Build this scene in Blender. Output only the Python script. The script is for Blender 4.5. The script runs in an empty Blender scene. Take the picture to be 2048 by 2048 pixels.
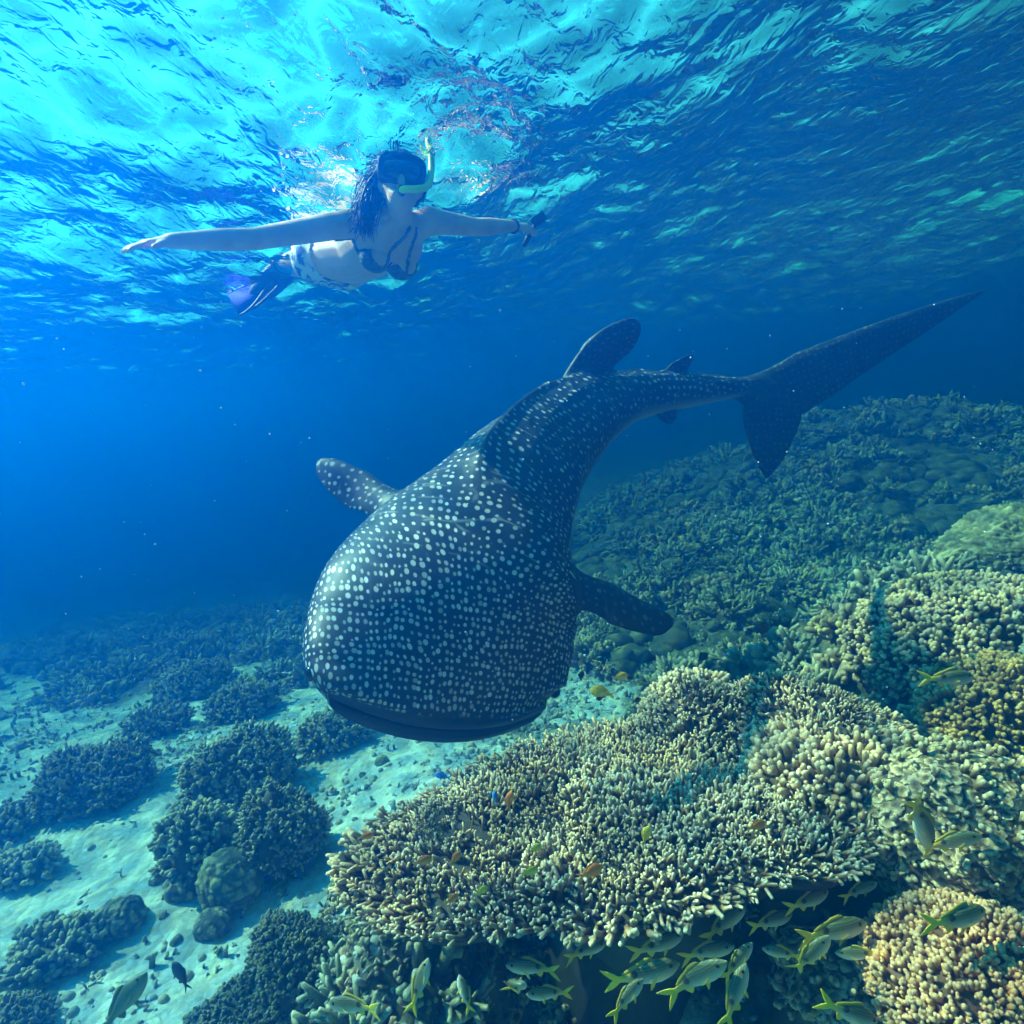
import bpy, math, random
import numpy as np
from mathutils import Vector, Matrix, kdtree

# ------------------------------------------------------------------ camera, sky, sun, exposure
scene = bpy.context.scene
COL = scene.collection
random.seed(7)
RNG = np.random.default_rng(7)
FPX = 600.0                      # focal length in pixels of a 1024 px frame
PITCH = math.atan(102.0 / FPX)   # looking slightly down
ROLL = math.radians(6.0)
CAM = np.array([0.0, 0.0, -1.0])  # one metre under the water surface (z = 0)
fwd = np.array([0.0, math.cos(PITCH), -math.sin(PITCH)])
r0 = np.array([1.0, 0.0, 0.0])
u0 = np.array([0.0, math.sin(PITCH), math.cos(PITCH)])
right = math.cos(ROLL) * r0 - math.sin(ROLL) * u0
up = math.cos(ROLL) * u0 + math.sin(ROLL) * r0
cd = bpy.data.cameras.new("camera")
cd.lens = FPX / 1024.0 * 36.0
cd.sensor_width = 36.0
cd.clip_start = 0.05
cd.clip_end = 400.0
cam = bpy.data.objects.new("camera", cd)
COL.objects.link(cam)
cam.matrix_world = Matrix(((right[0], up[0], -fwd[0], CAM[0]), (right[1], up[1], -fwd[1], CAM[1]),
                           (right[2], up[2], -fwd[2], CAM[2]), (0, 0, 0, 1)))
scene.camera = cam

SUN_DIR = Vector((-0.62, 0.24, 0.745)).normalized()    # towards the sun
elev = math.asin(SUN_DIR.z)
azim = math.atan2(SUN_DIR.x, SUN_DIR.y)
world = bpy.data.worlds.new("World")
scene.world = world
world.use_nodes = True
wn = world.node_tree
sky = wn.nodes.new("ShaderNodeTexSky")
sky.sky_type = 'NISHITA'
sky.sun_disc = False
sky.dust_density = 1.5
sky.ozone_density = 1.0
sky.sun_elevation = elev
sky.sun_rotation = azim
sea_sky = wn.nodes.new("ShaderNodeMix")        # the whole sky as tropical sea light: cyan rather than grey
sea_sky.data_type = 'RGBA'
sea_sky.blend_type = 'MULTIPLY'
sea_sky.inputs[0].default_value = 1.0
sea_sky.inputs[7].default_value = (0.16, 1.0, 0.66, 1)
wn.links.new(sky.outputs[0], sea_sky.inputs[6])
wn.links.new(sea_sky.outputs[2], wn.nodes["Background"].inputs[0])
wn.nodes["Background"].inputs[1].default_value = 0.10
sl = bpy.data.lights.new("sun", 'SUN')
sl.energy = 5.0
sl.angle = math.radians(0.53)
sl.color = (1.0, 0.86, 0.90)
sun = bpy.data.objects.new("sun", sl)
COL.objects.link(sun)
sun.rotation_euler = (-SUN_DIR).to_track_quat('-Z', 'Y').to_euler()
vs = scene.view_settings
vs.view_transform = 'Standard'
vs.look = 'None'
vs.exposure = 2.8
vs.gamma = 1.0
scene.render.engine = 'CYCLES'
cy = scene.cycles
cy.use_denoising = True
cy.denoiser = 'OPENIMAGEDENOISE'
cy.max_bounces = 6
cy.use_adaptive_sampling = True
cy.adaptive_threshold = 0.025
cy.diffuse_bounces = 2
cy.glossy_bounces = 3
cy.transparent_max_bounces = 12
cy.volume_bounces = 1
cy.sample_clamp_indirect = 6.0
cy.caustics_reflective = False
cy.caustics_refractive = False

# ------------------------------------------------------------------ helpers
def P(px, py, d):
    """World point seen at photo pixel (1024 frame) at distance d along the view axis."""
    return CAM + fwd * d + right * ((px - 512.0) / FPX * d) + up * ((512.0 - py) / FPX * d)

def unit(v):
    v = np.asarray(v, float)
    n = np.linalg.norm(v, axis=-1, keepdims=True)
    return v / np.maximum(n, 1e-9)

def hash3(i, j, k, seed):
    h = (i * 374761393 + j * 668265263 + k * 2147483647 + seed * 1274126177) & 0xFFFFFFFF
    h = ((h ^ (h >> 13)) * 1274126177) & 0xFFFFFFFF
    h = ((h ^ (h >> 16)) * 2246822519) & 0xFFFFFFFF
    return ((h ^ (h >> 15)) & 0xFFFFFF) / float(0xFFFFFF)

def vnoise(p, seed=0):
    p = np.asarray(p, float)
    if p.shape[-1] == 2:
        p = np.concatenate([p, np.zeros(p.shape[:-1] + (1,))], -1)
    i = np.floor(p).astype(np.int64)
    f = p - i
    f = f * f * (3 - 2 * f)
    out = 0
    for a in (0, 1):
        for b in (0, 1):
            for c in (0, 1):
                w = (f[..., 0] if a else 1 - f[..., 0]) * (f[..., 1] if b else 1 - f[..., 1]) * (f[..., 2] if c else 1 - f[..., 2])
                out = out + w * hash3(i[..., 0] + a, i[..., 1] + b, i[..., 2] + c, seed)
    return out * 2 - 1

def fbm(p, oct=4, seed=0, lac=2.03, gain=0.5):
    s, a, t = 0, 1.0, 0
    p = np.asarray(p, float)
    for o in range(oct):
        s = s + a * vnoise(p, seed + o * 17)
        t += a
        a *= gain
        p = p * lac
    return s / t

def smooth(a, b, x):
    t = np.clip((x - a) / (b - a), 0, 1)
    return t * t * (3 - 2 * t)

def mesh_data(name, V, F, attrs=None, smooth_shade=True, mats=None):
    """Mesh from a (n,3) vertex array and an (m,3) or (m,4) face array."""
    V = np.asarray(V, np.float32)
    F = np.asarray(F, np.int32)
    me = bpy.data.meshes.new(name)
    m, k = F.shape
    me.vertices.add(len(V))
    me.vertices.foreach_set("co", V.ravel())
    me.loops.add(m * k)
    me.loops.foreach_set("vertex_index", F.ravel())
    me.polygons.add(m)
    me.polygons.foreach_set("loop_start", np.arange(0, m * k, k, dtype=np.int32))
    if smooth_shade:
        me.polygons.foreach_set("use_smooth", np.ones(m, bool))
    me.update(calc_edges=True)
    for an, (typ, arr) in (attrs or {}).items():
        at = me.attributes.new(an, typ, 'POINT')
        arr = np.asarray(arr, np.float32)
        if typ == 'FLOAT':
            at.data.foreach_set("value", arr.ravel())
        elif typ == 'FLOAT_VECTOR':
            at.data.foreach_set("vector", arr.ravel())
        else:
            at.data.foreach_set("color", arr.ravel())
    for mt in (mats or []):
        me.materials.append(mt)
    me.validate()
    return me

def link(name, data, parent=None, loc=None, **props):
    o = bpy.data.objects.new(name, data)
    COL.objects.link(o)
    if parent is not None:
        o.parent = parent
    if loc is not None:
        o.location = loc
    for k, v in props.items():
        if v:
            o[k] = v
    return o

def child(name, data, parent, **props):
    """A part whose mesh is written in world coordinates under a parent at parent.location."""
    o = link(name, data, parent, **props)
    o.matrix_parent_inverse = Matrix.Translation(-Vector(parent.location))
    return o

class Bag:
    """Collects many small meshes into one."""
    def __init__(self):
        self.V, self.F, self.A, self.n = [], [], {}, 0
    def add(self, V, F, **attrs):
        self.V.append(np.asarray(V, float))
        self.F.append(np.asarray(F) + self.n)
        for k, v in attrs.items():
            v = np.asarray(v, float)
            self.A.setdefault(k, []).append(np.full(len(V), float(v)) if v.ndim == 0 else v)
        self.n += len(V)
    def arrays(self):
        return np.concatenate(self.V), np.concatenate(self.F)
    def mesh(self, name, mats, smooth_shade=True):
        V, F = self.arrays()
        at = {}
        for k, v in self.A.items():
            a = np.concatenate(v)
            at[k] = ('FLOAT', a) if a.ndim == 1 else ('FLOAT_VECTOR', a)
        return mesh_data(name, V, F, at, smooth_shade, mats)

def quads_to_tris(Q):
    Q = np.asarray(Q)
    return np.concatenate([Q[:, [0, 1, 2]], Q[:, [0, 2, 3]]])

def grid_faces(nu, nv, wrap_v=False):
    i, j = np.meshgrid(np.arange(nu - 1), np.arange(nv if wrap_v else nv - 1), indexing='ij')
    j2 = (j + 1) % nv
    return np.stack([i * nv + j, (i + 1) * nv + j, (i + 1) * nv + j2, i * nv + j2], -1).reshape(-1, 4)

def catmull(pts, n, closed=False):
    """Resample rows of pts with a Catmull-Rom spline to n rows, even in row parameter."""
    pts = np.asarray(pts, float)
    m = len(pts)
    t = np.linspace(0, m - 1, n)
    i = np.clip(np.floor(t).astype(int), 0, m - 2)
    f = (t - i)[:, None]
    p0 = pts[np.maximum(i - 1, 0)]
    p1 = pts[i]
    p2 = pts[i + 1]
    p3 = pts[np.minimum(i + 2, m - 1)]
    return 0.5 * ((2 * p1) + (-p0 + p2) * f + (2 * p0 - 5 * p1 + 4 * p2 - p3) * f ** 2 + (-p0 + 3 * p1 - 3 * p2 + p3) * f ** 3)

def tube(path, radii, seg=10, flat=1.0, caps=True):
    """Closed tapered tube of tris along a path."""
    path = np.asarray(path, float)
    n = len(path)
    radii = np.broadcast_to(np.asarray(radii, float), (n,))
    T = unit(np.gradient(path, axis=0))
    ref = np.array([0, 0, 1.0]) if abs(T[0][2]) < 0.9 else np.array([1.0, 0, 0])
    N = []
    prev = ref
    for k in range(n):
        v = prev - T[k] * np.dot(prev, T[k])
        v = v / max(np.linalg.norm(v), 1e-9)
        N.append(v)
        prev = v
    N = np.array(N)
    B = np.cross(T, N)
    a = np.linspace(0, 2 * np.pi, seg, endpoint=False)
    ring = path[:, None, :] + radii[:, None, None] * (np.cos(a)[None, :, None] * N[:, None, :] + flat * np.sin(a)[None, :, None] * B[:, None, :])
    V = ring.reshape(-1, 3)
    F = quads_to_tris(grid_faces(n, seg, True))
    if caps:
        V = np.concatenate([V, [path[0] - T[0] * radii[0] * 0.5], [path[-1] + T[-1] * radii[-1] * 0.6]])
        j = np.arange(seg)
        c0, c1 = n * seg, n * seg + 1
        F = np.concatenate([F, np.stack([np.full(seg, c0), j, (j + 1) % seg], -1)[:, [0, 1, 2]],
                            np.stack([np.full(seg, c1), (n - 1) * seg + (j + 1) % seg, (n - 1) * seg + j], -1)])
    return V, F

def ico(sub=2):
    t = (1 + 5 ** .5) / 2
    V = np.array([[-1, t, 0], [1, t, 0], [-1, -t, 0], [1, -t, 0], [0, -1, t], [0, 1, t], [0, -1, -t], [0, 1, -t], [t, 0, -1], [t, 0, 1], [-t, 0, -1], [-t, 0, 1]], float)
    F = np.array([[0, 11, 5], [0, 5, 1], [0, 1, 7], [0, 7, 10], [0, 10, 11], [1, 5, 9], [5, 11, 4], [11, 10, 2], [10, 7, 6], [7, 1, 8], [3, 9, 4], [3, 4, 2], [3, 2, 6], [3, 6, 8], [3, 8, 9], [4, 9, 5], [2, 4, 11], [6, 2, 10], [8, 6, 7], [9, 8, 1]])
    V = unit(V)
    for _ in range(sub):
        E = np.sort(np.concatenate([F[:, [0, 1]], F[:, [1, 2]], F[:, [2, 0]]]), 1)
        U, inv = np.unique(E, axis=0, return_inverse=True)
        inv = inv.ravel()
        mid = unit((V[U[:, 0]] + V[U[:, 1]]) / 2)
        n = len(V)
        m = len(F)
        a, b, c = n + inv[:m], n + inv[m:2 * m], n + inv[2 * m:]
        V = np.concatenate([V, mid])
        F = np.concatenate([np.stack([F[:, 0], a, c], 1), np.stack([F[:, 1], b, a], 1), np.stack([F[:, 2], c, b], 1), np.stack([a, b, c], 1)])
    return V, F
ICO1, ICO2, ICO3, ICO4, ICO5 = ico(1), ico(2), ico(3), ico(4), ico(5)

# ------------------------------------------------------------------ materials
class Mat:
    def __init__(self, name):
        self.m = bpy.data.materials.new(name)
        self.m.use_nodes = True
        self.t = self.m.node_tree
        self.b = self.t.nodes["Principled BSDF"]
        self.out = self.t.nodes["Material Output"]
    def n(self, typ, **kw):
        nd = self.t.nodes.new(typ)
        for k, v in kw.items():
            if k.startswith("i_"):
                key = k[2:]
                nd.inputs[int(key) if key.isdigit() else key.replace("_", " ")].default_value = v
            else:
                setattr(nd, k, v)
        return nd
    def l(self, a, b):
        self.t.links.new(a, b)
    def attr(self, name):
        return self.n("ShaderNodeAttribute", attribute_name=name)
    def ramp(self, fac, stops):
        r = self.n("ShaderNodeValToRGB")
        e = r.color_ramp.elements
        while len(e) < len(stops):
            e.new(0.5)
        for k, (p, c) in enumerate(stops):
            e[k].position = p
            e[k].color = (*c, 1) if len(c) == 3 else c
        self.l(fac, r.inputs[0])
        return r.outputs[0]
    def mix(self, fac, a, b, blend='MIX'):
        mx = self.n("ShaderNodeMix", data_type='RGBA', blend_type=blend)
        for s, v in ((0, fac), (6, a), (7, b)):
            if hasattr(v, "is_output"):
                self.l(v, mx.inputs[s])
            elif s == 0:
                mx.inputs[0].default_value = v
            else:
                mx.inputs[s].default_value = (*v, 1)
        return mx.outputs[2]
    def math(self, op, a, b=0.0, c=None, clamp=False):
        m = self.n("ShaderNodeMath", operation=op, use_clamp=clamp)
        for s, v in enumerate((a, b, c)):
            if v is None:
                continue
            if hasattr(v, "is_output"):
                self.l(v, m.inputs[s])
            else:
                m.inputs[s].default_value = v
        return m.outputs[0]
    def noise(self, scale, vec=None, detail=4.0, rough=0.55, dist=0.0, dim='3D'):
        nz = self.n("ShaderNodeTexNoise", noise_dimensions=dim)
        nz.inputs["Scale"].default_value = scale
        nz.inputs["Detail"].default_value = detail
        nz.inputs["Roughness"].default_value = rough
        nz.inputs["Distortion"].default_value = dist
        if vec is not None:
            self.l(vec, nz.inputs["Vector"])
        return nz.outputs["Fac"]
    def bump(self, h, strength=0.3, dist=0.01):
        bp = self.n("ShaderNodeBump", i_Strength=strength, i_Distance=dist)
        self.l(h, bp.inputs["Height"])
        return bp.outputs[0]
    def set(self, base=None, rough=None, normal=None, **kw):
        for k, v in (("Base Color", base), ("Roughness", rough), ("Normal", normal)):
            if v is None:
                continue
            if hasattr(v, "is_output"):
                self.l(v, self.b.inputs[k])
            else:
                self.b.inputs[k].default_value = (*v, 1) if k == "Base Color" else v
        for k, v in kw.items():
            self.b.inputs[k.replace("_", " ")].default_value = v
        return self.m

def plain(name, base, rough=0.6, var=0.25, scale=40.0, **kw):
    m = Mat(name)
    co = m.n("ShaderNodeTexCoord").outputs["Object"]
    nz = m.noise(scale, co)
    d = tuple(c * (1 - var) for c in base)
    l = tuple(min(1, c * (1 + var)) for c in base)
    return m.set(m.ramp(nz, [(0.3, d), (0.7, l)]), rough, m.bump(nz, 0.2, 0.004), **kw)

# ------------------------------------------------------------------ water surface
def axis(lo, hi, step, far, grow=1.12):
    a = list(np.arange(lo, hi + step * 0.5, step))
    s = step
    while a[-1] < far:
        s *= grow
        a.append(a[-1] + s)
    s = step
    while a[0] > -far:
        s *= grow
        a.insert(0, a[0] - s)
    return np.array(a)

def water_height(X, Y):
    r = np.random.default_rng(21)
    Z = np.zeros_like(X)
    gust = 0.75 + 0.55 * fbm(np.stack([X * 0.5 + Y * 0.25, Y * 0.8], -1), 2, 41)
    near = gust * np.clip(1.3 - np.hypot(X, Y - 4) / 14.0, 0.0, 1.0)
    n = 90
    lam = np.exp(r.uniform(math.log(0.10), math.log(1.3), n))
    for k in range(n):
        a = math.radians(8) + r.normal(0, 0.42) if (lam[k] > 0.35 and k % 3) or k % 2 else math.radians(105) + r.normal(0, 0.6)
        kx, ky = math.cos(a) * 2 * np.pi / lam[k], math.sin(a) * 2 * np.pi / lam[k]
        slope = 0.040 if lam[k] > 0.4 else 0.043
        ph = kx * X + ky * Y + r.uniform(0, 6.28) + 0.8 * np.sin(0.9 * X + 1.3 * Y + k)
        w = near if lam[k] < 0.8 else np.sqrt(np.maximum(near, 0))
        s = np.sin(ph)
        Z += w * slope * lam[k] / (2 * np.pi) * (s - 0.25 * np.cos(2 * ph))
    # a long low swell passing under the rest
    Z += 0.18 * np.tanh((X - 0.5) / 1.0) * (Y - 2.0) * np.exp(-((Y - 2.0) / 3.2) ** 2 - (X / 6.0) ** 2)
    # chop stirred up round the swimmer
    env = np.exp(-(((X + 0.45) / 0.55) ** 2 + ((Y - 2.35) / 0.5) ** 2))
    Z += env * 0.010 * fbm(np.stack([X * 9, Y * 9], -1), 3, 5)
    return Z

wx = axis(-5.5, 5.5, 0.036, 42.0)
wy = axis(0.2, 9.5, 0.036, 42.0)
WX, WY = np.meshgrid(wx, wy, indexing='ij')
WZ = water_height(WX, WY)
wm = Mat("sea water surface")
co = wm.n("ShaderNodeNewGeometry").outputs["Position"]
mp = wm.n("ShaderNodeMapping")
mp.inputs["Rotation"].default_value = (0, 0, math.radians(12))
mp.inputs["Scale"].default_value = (18.0, 9.0, 12.0)
wm.l(co, mp.inputs["Vector"])
nz = wm.noise(1.0, mp.outputs[0], 3.0, 0.5, 0.6)
bp = wm.bump(nz, 0.9, 0.022)
fr = wm.n("ShaderNodeFresnel", i_IOR=1.105)
wm.l(bp, fr.inputs["Normal"])
tr = wm.n("ShaderNodeBsdfTransparent")
# painted caustics: a Voronoi net in the transparent colour dims light between bright lines
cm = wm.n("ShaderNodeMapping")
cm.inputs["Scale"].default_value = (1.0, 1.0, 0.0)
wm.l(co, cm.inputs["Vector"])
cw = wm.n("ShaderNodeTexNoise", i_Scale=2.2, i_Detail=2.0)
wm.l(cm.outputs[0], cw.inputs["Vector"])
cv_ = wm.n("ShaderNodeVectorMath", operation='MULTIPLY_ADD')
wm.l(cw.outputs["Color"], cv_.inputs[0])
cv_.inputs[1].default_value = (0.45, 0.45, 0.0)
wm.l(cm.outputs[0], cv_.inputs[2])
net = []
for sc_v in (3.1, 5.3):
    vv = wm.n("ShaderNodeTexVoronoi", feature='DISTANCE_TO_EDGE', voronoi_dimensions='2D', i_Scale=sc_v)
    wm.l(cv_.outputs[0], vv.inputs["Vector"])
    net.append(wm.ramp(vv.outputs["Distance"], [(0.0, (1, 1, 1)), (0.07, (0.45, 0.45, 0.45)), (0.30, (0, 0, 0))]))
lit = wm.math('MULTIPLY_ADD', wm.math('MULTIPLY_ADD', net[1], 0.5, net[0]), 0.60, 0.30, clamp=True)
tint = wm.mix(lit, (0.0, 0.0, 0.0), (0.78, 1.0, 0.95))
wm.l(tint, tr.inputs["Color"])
gl = wm.n("ShaderNodeBsdfGlossy")
gl.inputs["Roughness"].default_value = 0.02
gl.inputs["Color"].default_value = (0.97, 0.97, 0.97, 1)
wm.l(bp, gl.inputs["Normal"])
mx = wm.n("ShaderNodeMixShader")
wm.l(fr.outputs[0], mx.inputs[0])
rf_ = wm.n("ShaderNodeBsdfRefraction", i_Roughness=0.22, i_IOR=1.33)
rf_.inputs["Color"].default_value = (0.35, 0.95, 0.85, 1)
wm.l(bp, rf_.inputs["Normal"])
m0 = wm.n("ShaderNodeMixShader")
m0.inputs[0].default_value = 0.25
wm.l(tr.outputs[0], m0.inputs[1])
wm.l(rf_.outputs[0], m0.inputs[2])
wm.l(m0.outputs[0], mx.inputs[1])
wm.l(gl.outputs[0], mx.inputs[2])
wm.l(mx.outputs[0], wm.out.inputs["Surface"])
wf = grid_faces(len(wx), len(wy))
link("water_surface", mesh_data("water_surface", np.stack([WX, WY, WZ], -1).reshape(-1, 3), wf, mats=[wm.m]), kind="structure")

# ------------------------------------------------------------------ seabed
def ground(x, y):
    x = np.asarray(x, float)
    y = np.asarray(y, float)
    z = -3.05 + 0 * x
    z = z - (0.13 * np.maximum(0, y - 3.6) + 0.06 * np.maximum(0, y - 5.0)) * smooth(2.5, -1.5, x)
    z = z + 1.02 * smooth(0.15, 1.7, x - 0.06 * y) * smooth(4.3, 2.6, y)
    z = z + 1.35 * np.exp(-((x - 6.2) / 3.0) ** 2 - ((y - 9.8) / 3.2) ** 2)
    z = z + 0.30 * np.exp(-((x - 3.2) / 1.1) ** 2 - ((y - 3.1) / 1.2) ** 2)
    z = z + 0.42 * np.exp(-((x - 0.35) / 0.5) ** 2 - ((y - 1.95) / 0.5) ** 2)
    z = z + 0.66 * np.exp(-((x + 0.46) / 0.30) ** 2 - ((y - 1.62) / 0.42) ** 2)
    z = z + 0.25 * np.exp(-((x + 0.35) / 0.6) ** 2 - ((y - 2.7) / 0.5) ** 2)
    reef = reefness(x, y)
    p = np.stack([x, y], -1)
    z = z + reef * (0.20 * fbm(p * 1.7, 5, 3) + 0.12 * np.abs(fbm(p * 6, 4, 9)))
    z = z + (1 - reef) * (0.05 * fbm(p * 1.1, 2, 4) + 0.010 * np.sin(9.0 * (x * 0.45 + y * 1.0) * 2.0 + 3 * fbm(p * 1.4, 2, 8)))
    return z

def reefness(x, y):
    p = np.stack([x, y], -1)
    e = 0.5 * fbm(p * 1.1, 3, 31)
    a = smooth(0.1, 0.8, x - 0.1 * (y - 2) + e)
    b = np.exp(-((x + 0.45) / 0.5) ** 2 - ((y - 1.7) / 0.55) ** 2) * 1.6
    c = 0.95 * smooth(0.0, 0.25, fbm(p * 0.8 + 4.2, 3, 77)) * smooth(2.9, 4.0, y + 0.4 * np.minimum(x, 0))
    return np.clip(np.maximum(np.maximum(a, b), np.maximum(c, 0.9 * smooth(4.9, 6.2, y + 0.3 * np.minimum(x, 0) + e))), 0, 1)

def ground_hit(px, py, lo=0.8, hi=14.0):
    """Where the view ray of a photo pixel meets the seabed."""
    d = np.linspace(lo, hi, 900)
    q = CAM + fwd * d[:, None] + right * ((px - 512) / FPX * d)[:, None] + up * ((512 - py) / FPX * d)[:, None]
    below = q[:, 2] < ground(q[:, 0], q[:, 1])
    k = int(np.argmax(below)) if below.any() else len(d) - 1
    return q[k], d[k]

gx = axis(-4.5, 5.5, 0.04, 42.0)
gy = axis(0.6, 9.0, 0.04, 42.0)
GX, GY = np.meshgrid(gx, gy, indexing='ij')
GZ = ground(GX, GY)
sm = Mat("coral sand and reef rock")
co = sm.n("ShaderNodeNewGeometry").outputs["Position"]
rf = sm.attr("reef").outputs["Fac"]
fine = sm.noise(55.0, co, 5.0, 0.7)
mid = sm.noise(7.0, co, 5.0, 0.6)
sand = sm.ramp(fine, [(0.30, (0.40, 0.48, 0.40)), (0.52, (0.60, 0.70, 0.62)), (0.75, (0.74, 0.84, 0.77))])
sand = sm.mix(sm.ramp(mid, [(0.48, (0, 0, 0)), (0.64, (0.7, 0.7, 0.7))]), sand, (0.36, 0.36, 0.26))
vor = sm.n("ShaderNodeTexVoronoi", i_Scale=22.0)
sm.l(co, vor.inputs["Vector"])
rock = sm.ramp(mid, [(0.30, (0.03, 0.04, 0.022)), (0.48, (0.09, 0.10, 0.05)), (0.60, (0.18, 0.18, 0.10)), (0.72, (0.34, 0.33, 0.22))])
rock = sm.mix(sm.ramp(vor.outputs["Distance"], [(0.1, (0.5, 0.5, 0.5)), (0.5, (0, 0, 0))]), rock, (0.28, 0.27, 0.17))
base = sm.mix(sm.ramp(sm.math('ADD', rf, sm.math('MULTIPLY_ADD', fine, 0.5, -0.25)), [(0.35, (0, 0, 0)), (0.6, (1, 1, 1))]), sand, rock)
hh = sm.math('ADD', sm.math('MULTIPLY', fine, 0.5), sm.math('MULTIPLY', vor.outputs["Distance"], -0.7))
sm.set(base, 0.85, sm.bump(hh, 0.8, 0.03))
V = np.stack([GX, GY, GZ], -1).reshape(-1, 3)
link("seabed", mesh_data("seabed", V, grid_faces(len(gx), len(gy)), {"reef": ('FLOAT', reefness(V[:, 0], V[:, 1]))}, mats=[sm.m]), kind="structure")

# ------------------------------------------------------------------ the water itself: one even, blue, scattering body round everything
hz = bpy.data.materials.new("clear blue sea water")
hz.use_nodes = True
hz.cycles.homogeneous_volume = True
ht = hz.node_tree
ht.nodes.remove(ht.nodes["Principled BSDF"])
pv = ht.nodes.new("ShaderNodeVolumePrincipled")
pv.inputs["Density"].default_value = 0.41
pv.inputs["Color"].default_value = (0.0, 0.105, 0.53, 1)
pv.inputs["Absorption Color"].default_value = (0.12, 0.38, 0.40, 1)
pv.inputs["Anisotropy"].default_value = 0.8
ht.links.new(pv.outputs[0], ht.nodes["Material Output"].inputs["Volume"])
zb, zt, hw = float(GZ.min()) - 1.0, 0.4, 41.0
bv = np.array([[sx * hw, sy * hw, z] for z in (zb, zt) for sy in (-1, 1) for sx in (-1, 1)])
bf = np.array([[0, 2, 3, 1], [4, 5, 7, 6], [0, 1, 5, 4], [2, 6, 7, 3], [0, 4, 6, 2], [1, 3, 7, 5]])
link("haze", mesh_data("haze", bv, bf, smooth_shade=False, mats=[hz]), kind="stuff")

# ------------------------------------------------------------------ whale shark
# stations from snout to tail: photo x, y, distance, half width, half height, roll (degrees)
ST = [
    (452, 727, 2.22, 0.475, 0.070, -36), (450, 702, 2.27, 0.550, 0.120, -34), (449, 658, 2.37, 0.558, 0.190, -32),
    (452, 612, 2.50, 0.545, 0.265, -29), (464, 569, 2.68, 0.500, 0.325, -22), (480, 530, 2.92, 0.450, 0.370, -15),
    (508, 490, 3.22, 0.380, 0.375, -9), (541, 452, 3.58, 0.305, 0.340, -5), (582, 418, 3.92, 0.230, 0.280, -2),
    (625, 399, 4.20, 0.160, 0.190, 0), (665, 393, 4.36, 0.120, 0.150, 0), (702, 390, 4.44, 0.090, 0.115, 0),
    (732, 388, 4.48, 0.062, 0.078, 0), (750, 387, 4.50, 0.034, 0.060, 0)]
ctr = np.array([P(a, b, c) for a, b, c, *_ in ST])
prm = np.array([[s[3], s[4], s[5]] for s in ST])
NR, NS = 150, 72
row = catmull(np.concatenate([ctr, prm], 1), NR)
spine, ha, hb, roll_ = row[:, :3], row[:, 3], row[:, 4], np.radians(row[:, 5])
tan = unit(np.gradient(spine, axis=0))               # towards the tail
arc = np.concatenate([[0], np.cumsum(np.linalg.norm(np.diff(spine, axis=0), axis=1))])
upv = np.array([0, 0, 1.0])
dors = unit(upv - tan * (tan @ upv)[:, None])
late = np.cross(dors, tan)                            # towards the photo's left
d2 = dors * np.cos(roll_)[:, None] + late * np.sin(roll_)[:, None]
l2 = late * np.cos(roll_)[:, None] - dors * np.sin(roll_)[:, None]
th = np.linspace(0, 2 * np.pi, NS, endpoint=False)    # 0 = dorsal midline
ct, sn = np.cos(th), np.sin(th)
headness = smooth(1.3, 0.0, arc)[:, None]
px_ = 0.66 + 0.34 * (1 - headness)                    # squarer, flatter sections at the head
roof = (smooth(0.6, 1.3, arc) * smooth(3.4, 2.2, arc))[:, None]      # the back rises to a ridge
U = np.sign(sn) * np.abs(sn) ** np.where(ct > 0, px_ + 0.35 * roof, px_)
W = np.sign(ct) * np.abs(ct) ** np.where(ct > 0, 1.0 - 0.22 * headness + 0.40 * roof, 0.9)
# three low ridges along each flank and a dorsal keel
keel = 1 + 0.10 * smooth(0.5, 1.3, arc)[:, None] * np.exp(-(np.minimum(th, 2 * np.pi - th) / 0.13) ** 2)[None, :]
rid = sum(np.exp(-((np.minimum(th, 2 * np.pi - th) - a) / 0.07) ** 2) for a in (0.62, 1.05, 1.45))
keel = keel + 0.032 * smooth(0.8, 1.6, arc)[:, None] * rid[None, :]
u_ = ha[:, None] * U * keel
w_ = hb[:, None] * W * keel
w_ = np.where(w_ < 0, w_ * (0.95 + 0.05 * headness), w_)
bow = 0.11 * smooth(0.75, 0.0, arc)[:, None] * (u_ / ha[:, None]) ** 2   # rounded snout
jaw = smooth(0.05, -0.7, W)                            # the lower jaw juts forward
bow = bow - 0.022 * smooth(0.40, 0.0, arc)[:, None] * jaw
body = spine[:, None, :] + l2[:, None, :] * u_[..., None] + d2[:, None, :] * w_[..., None] + tan[:, None, :] * bow[..., None]
# spot coordinates: metres along the body and metres round from the back
dl = np.linalg.norm(np.roll(body, -1, 1) - body, axis=2)
cum = np.concatenate([np.zeros((NR, 1)), np.cumsum(dl, 1)], 1)
around = np.where(th[None, :] <= np.pi, cum[:, :-1], cum[:, :-1] - cum[:, -1:])
side = np.minimum(th, 2 * np.pi - th) / np.pi
bco = np.stack([arc[:, None] + bow * 0.8, around, np.broadcast_to(side, (NR, NS))], -1)
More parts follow.
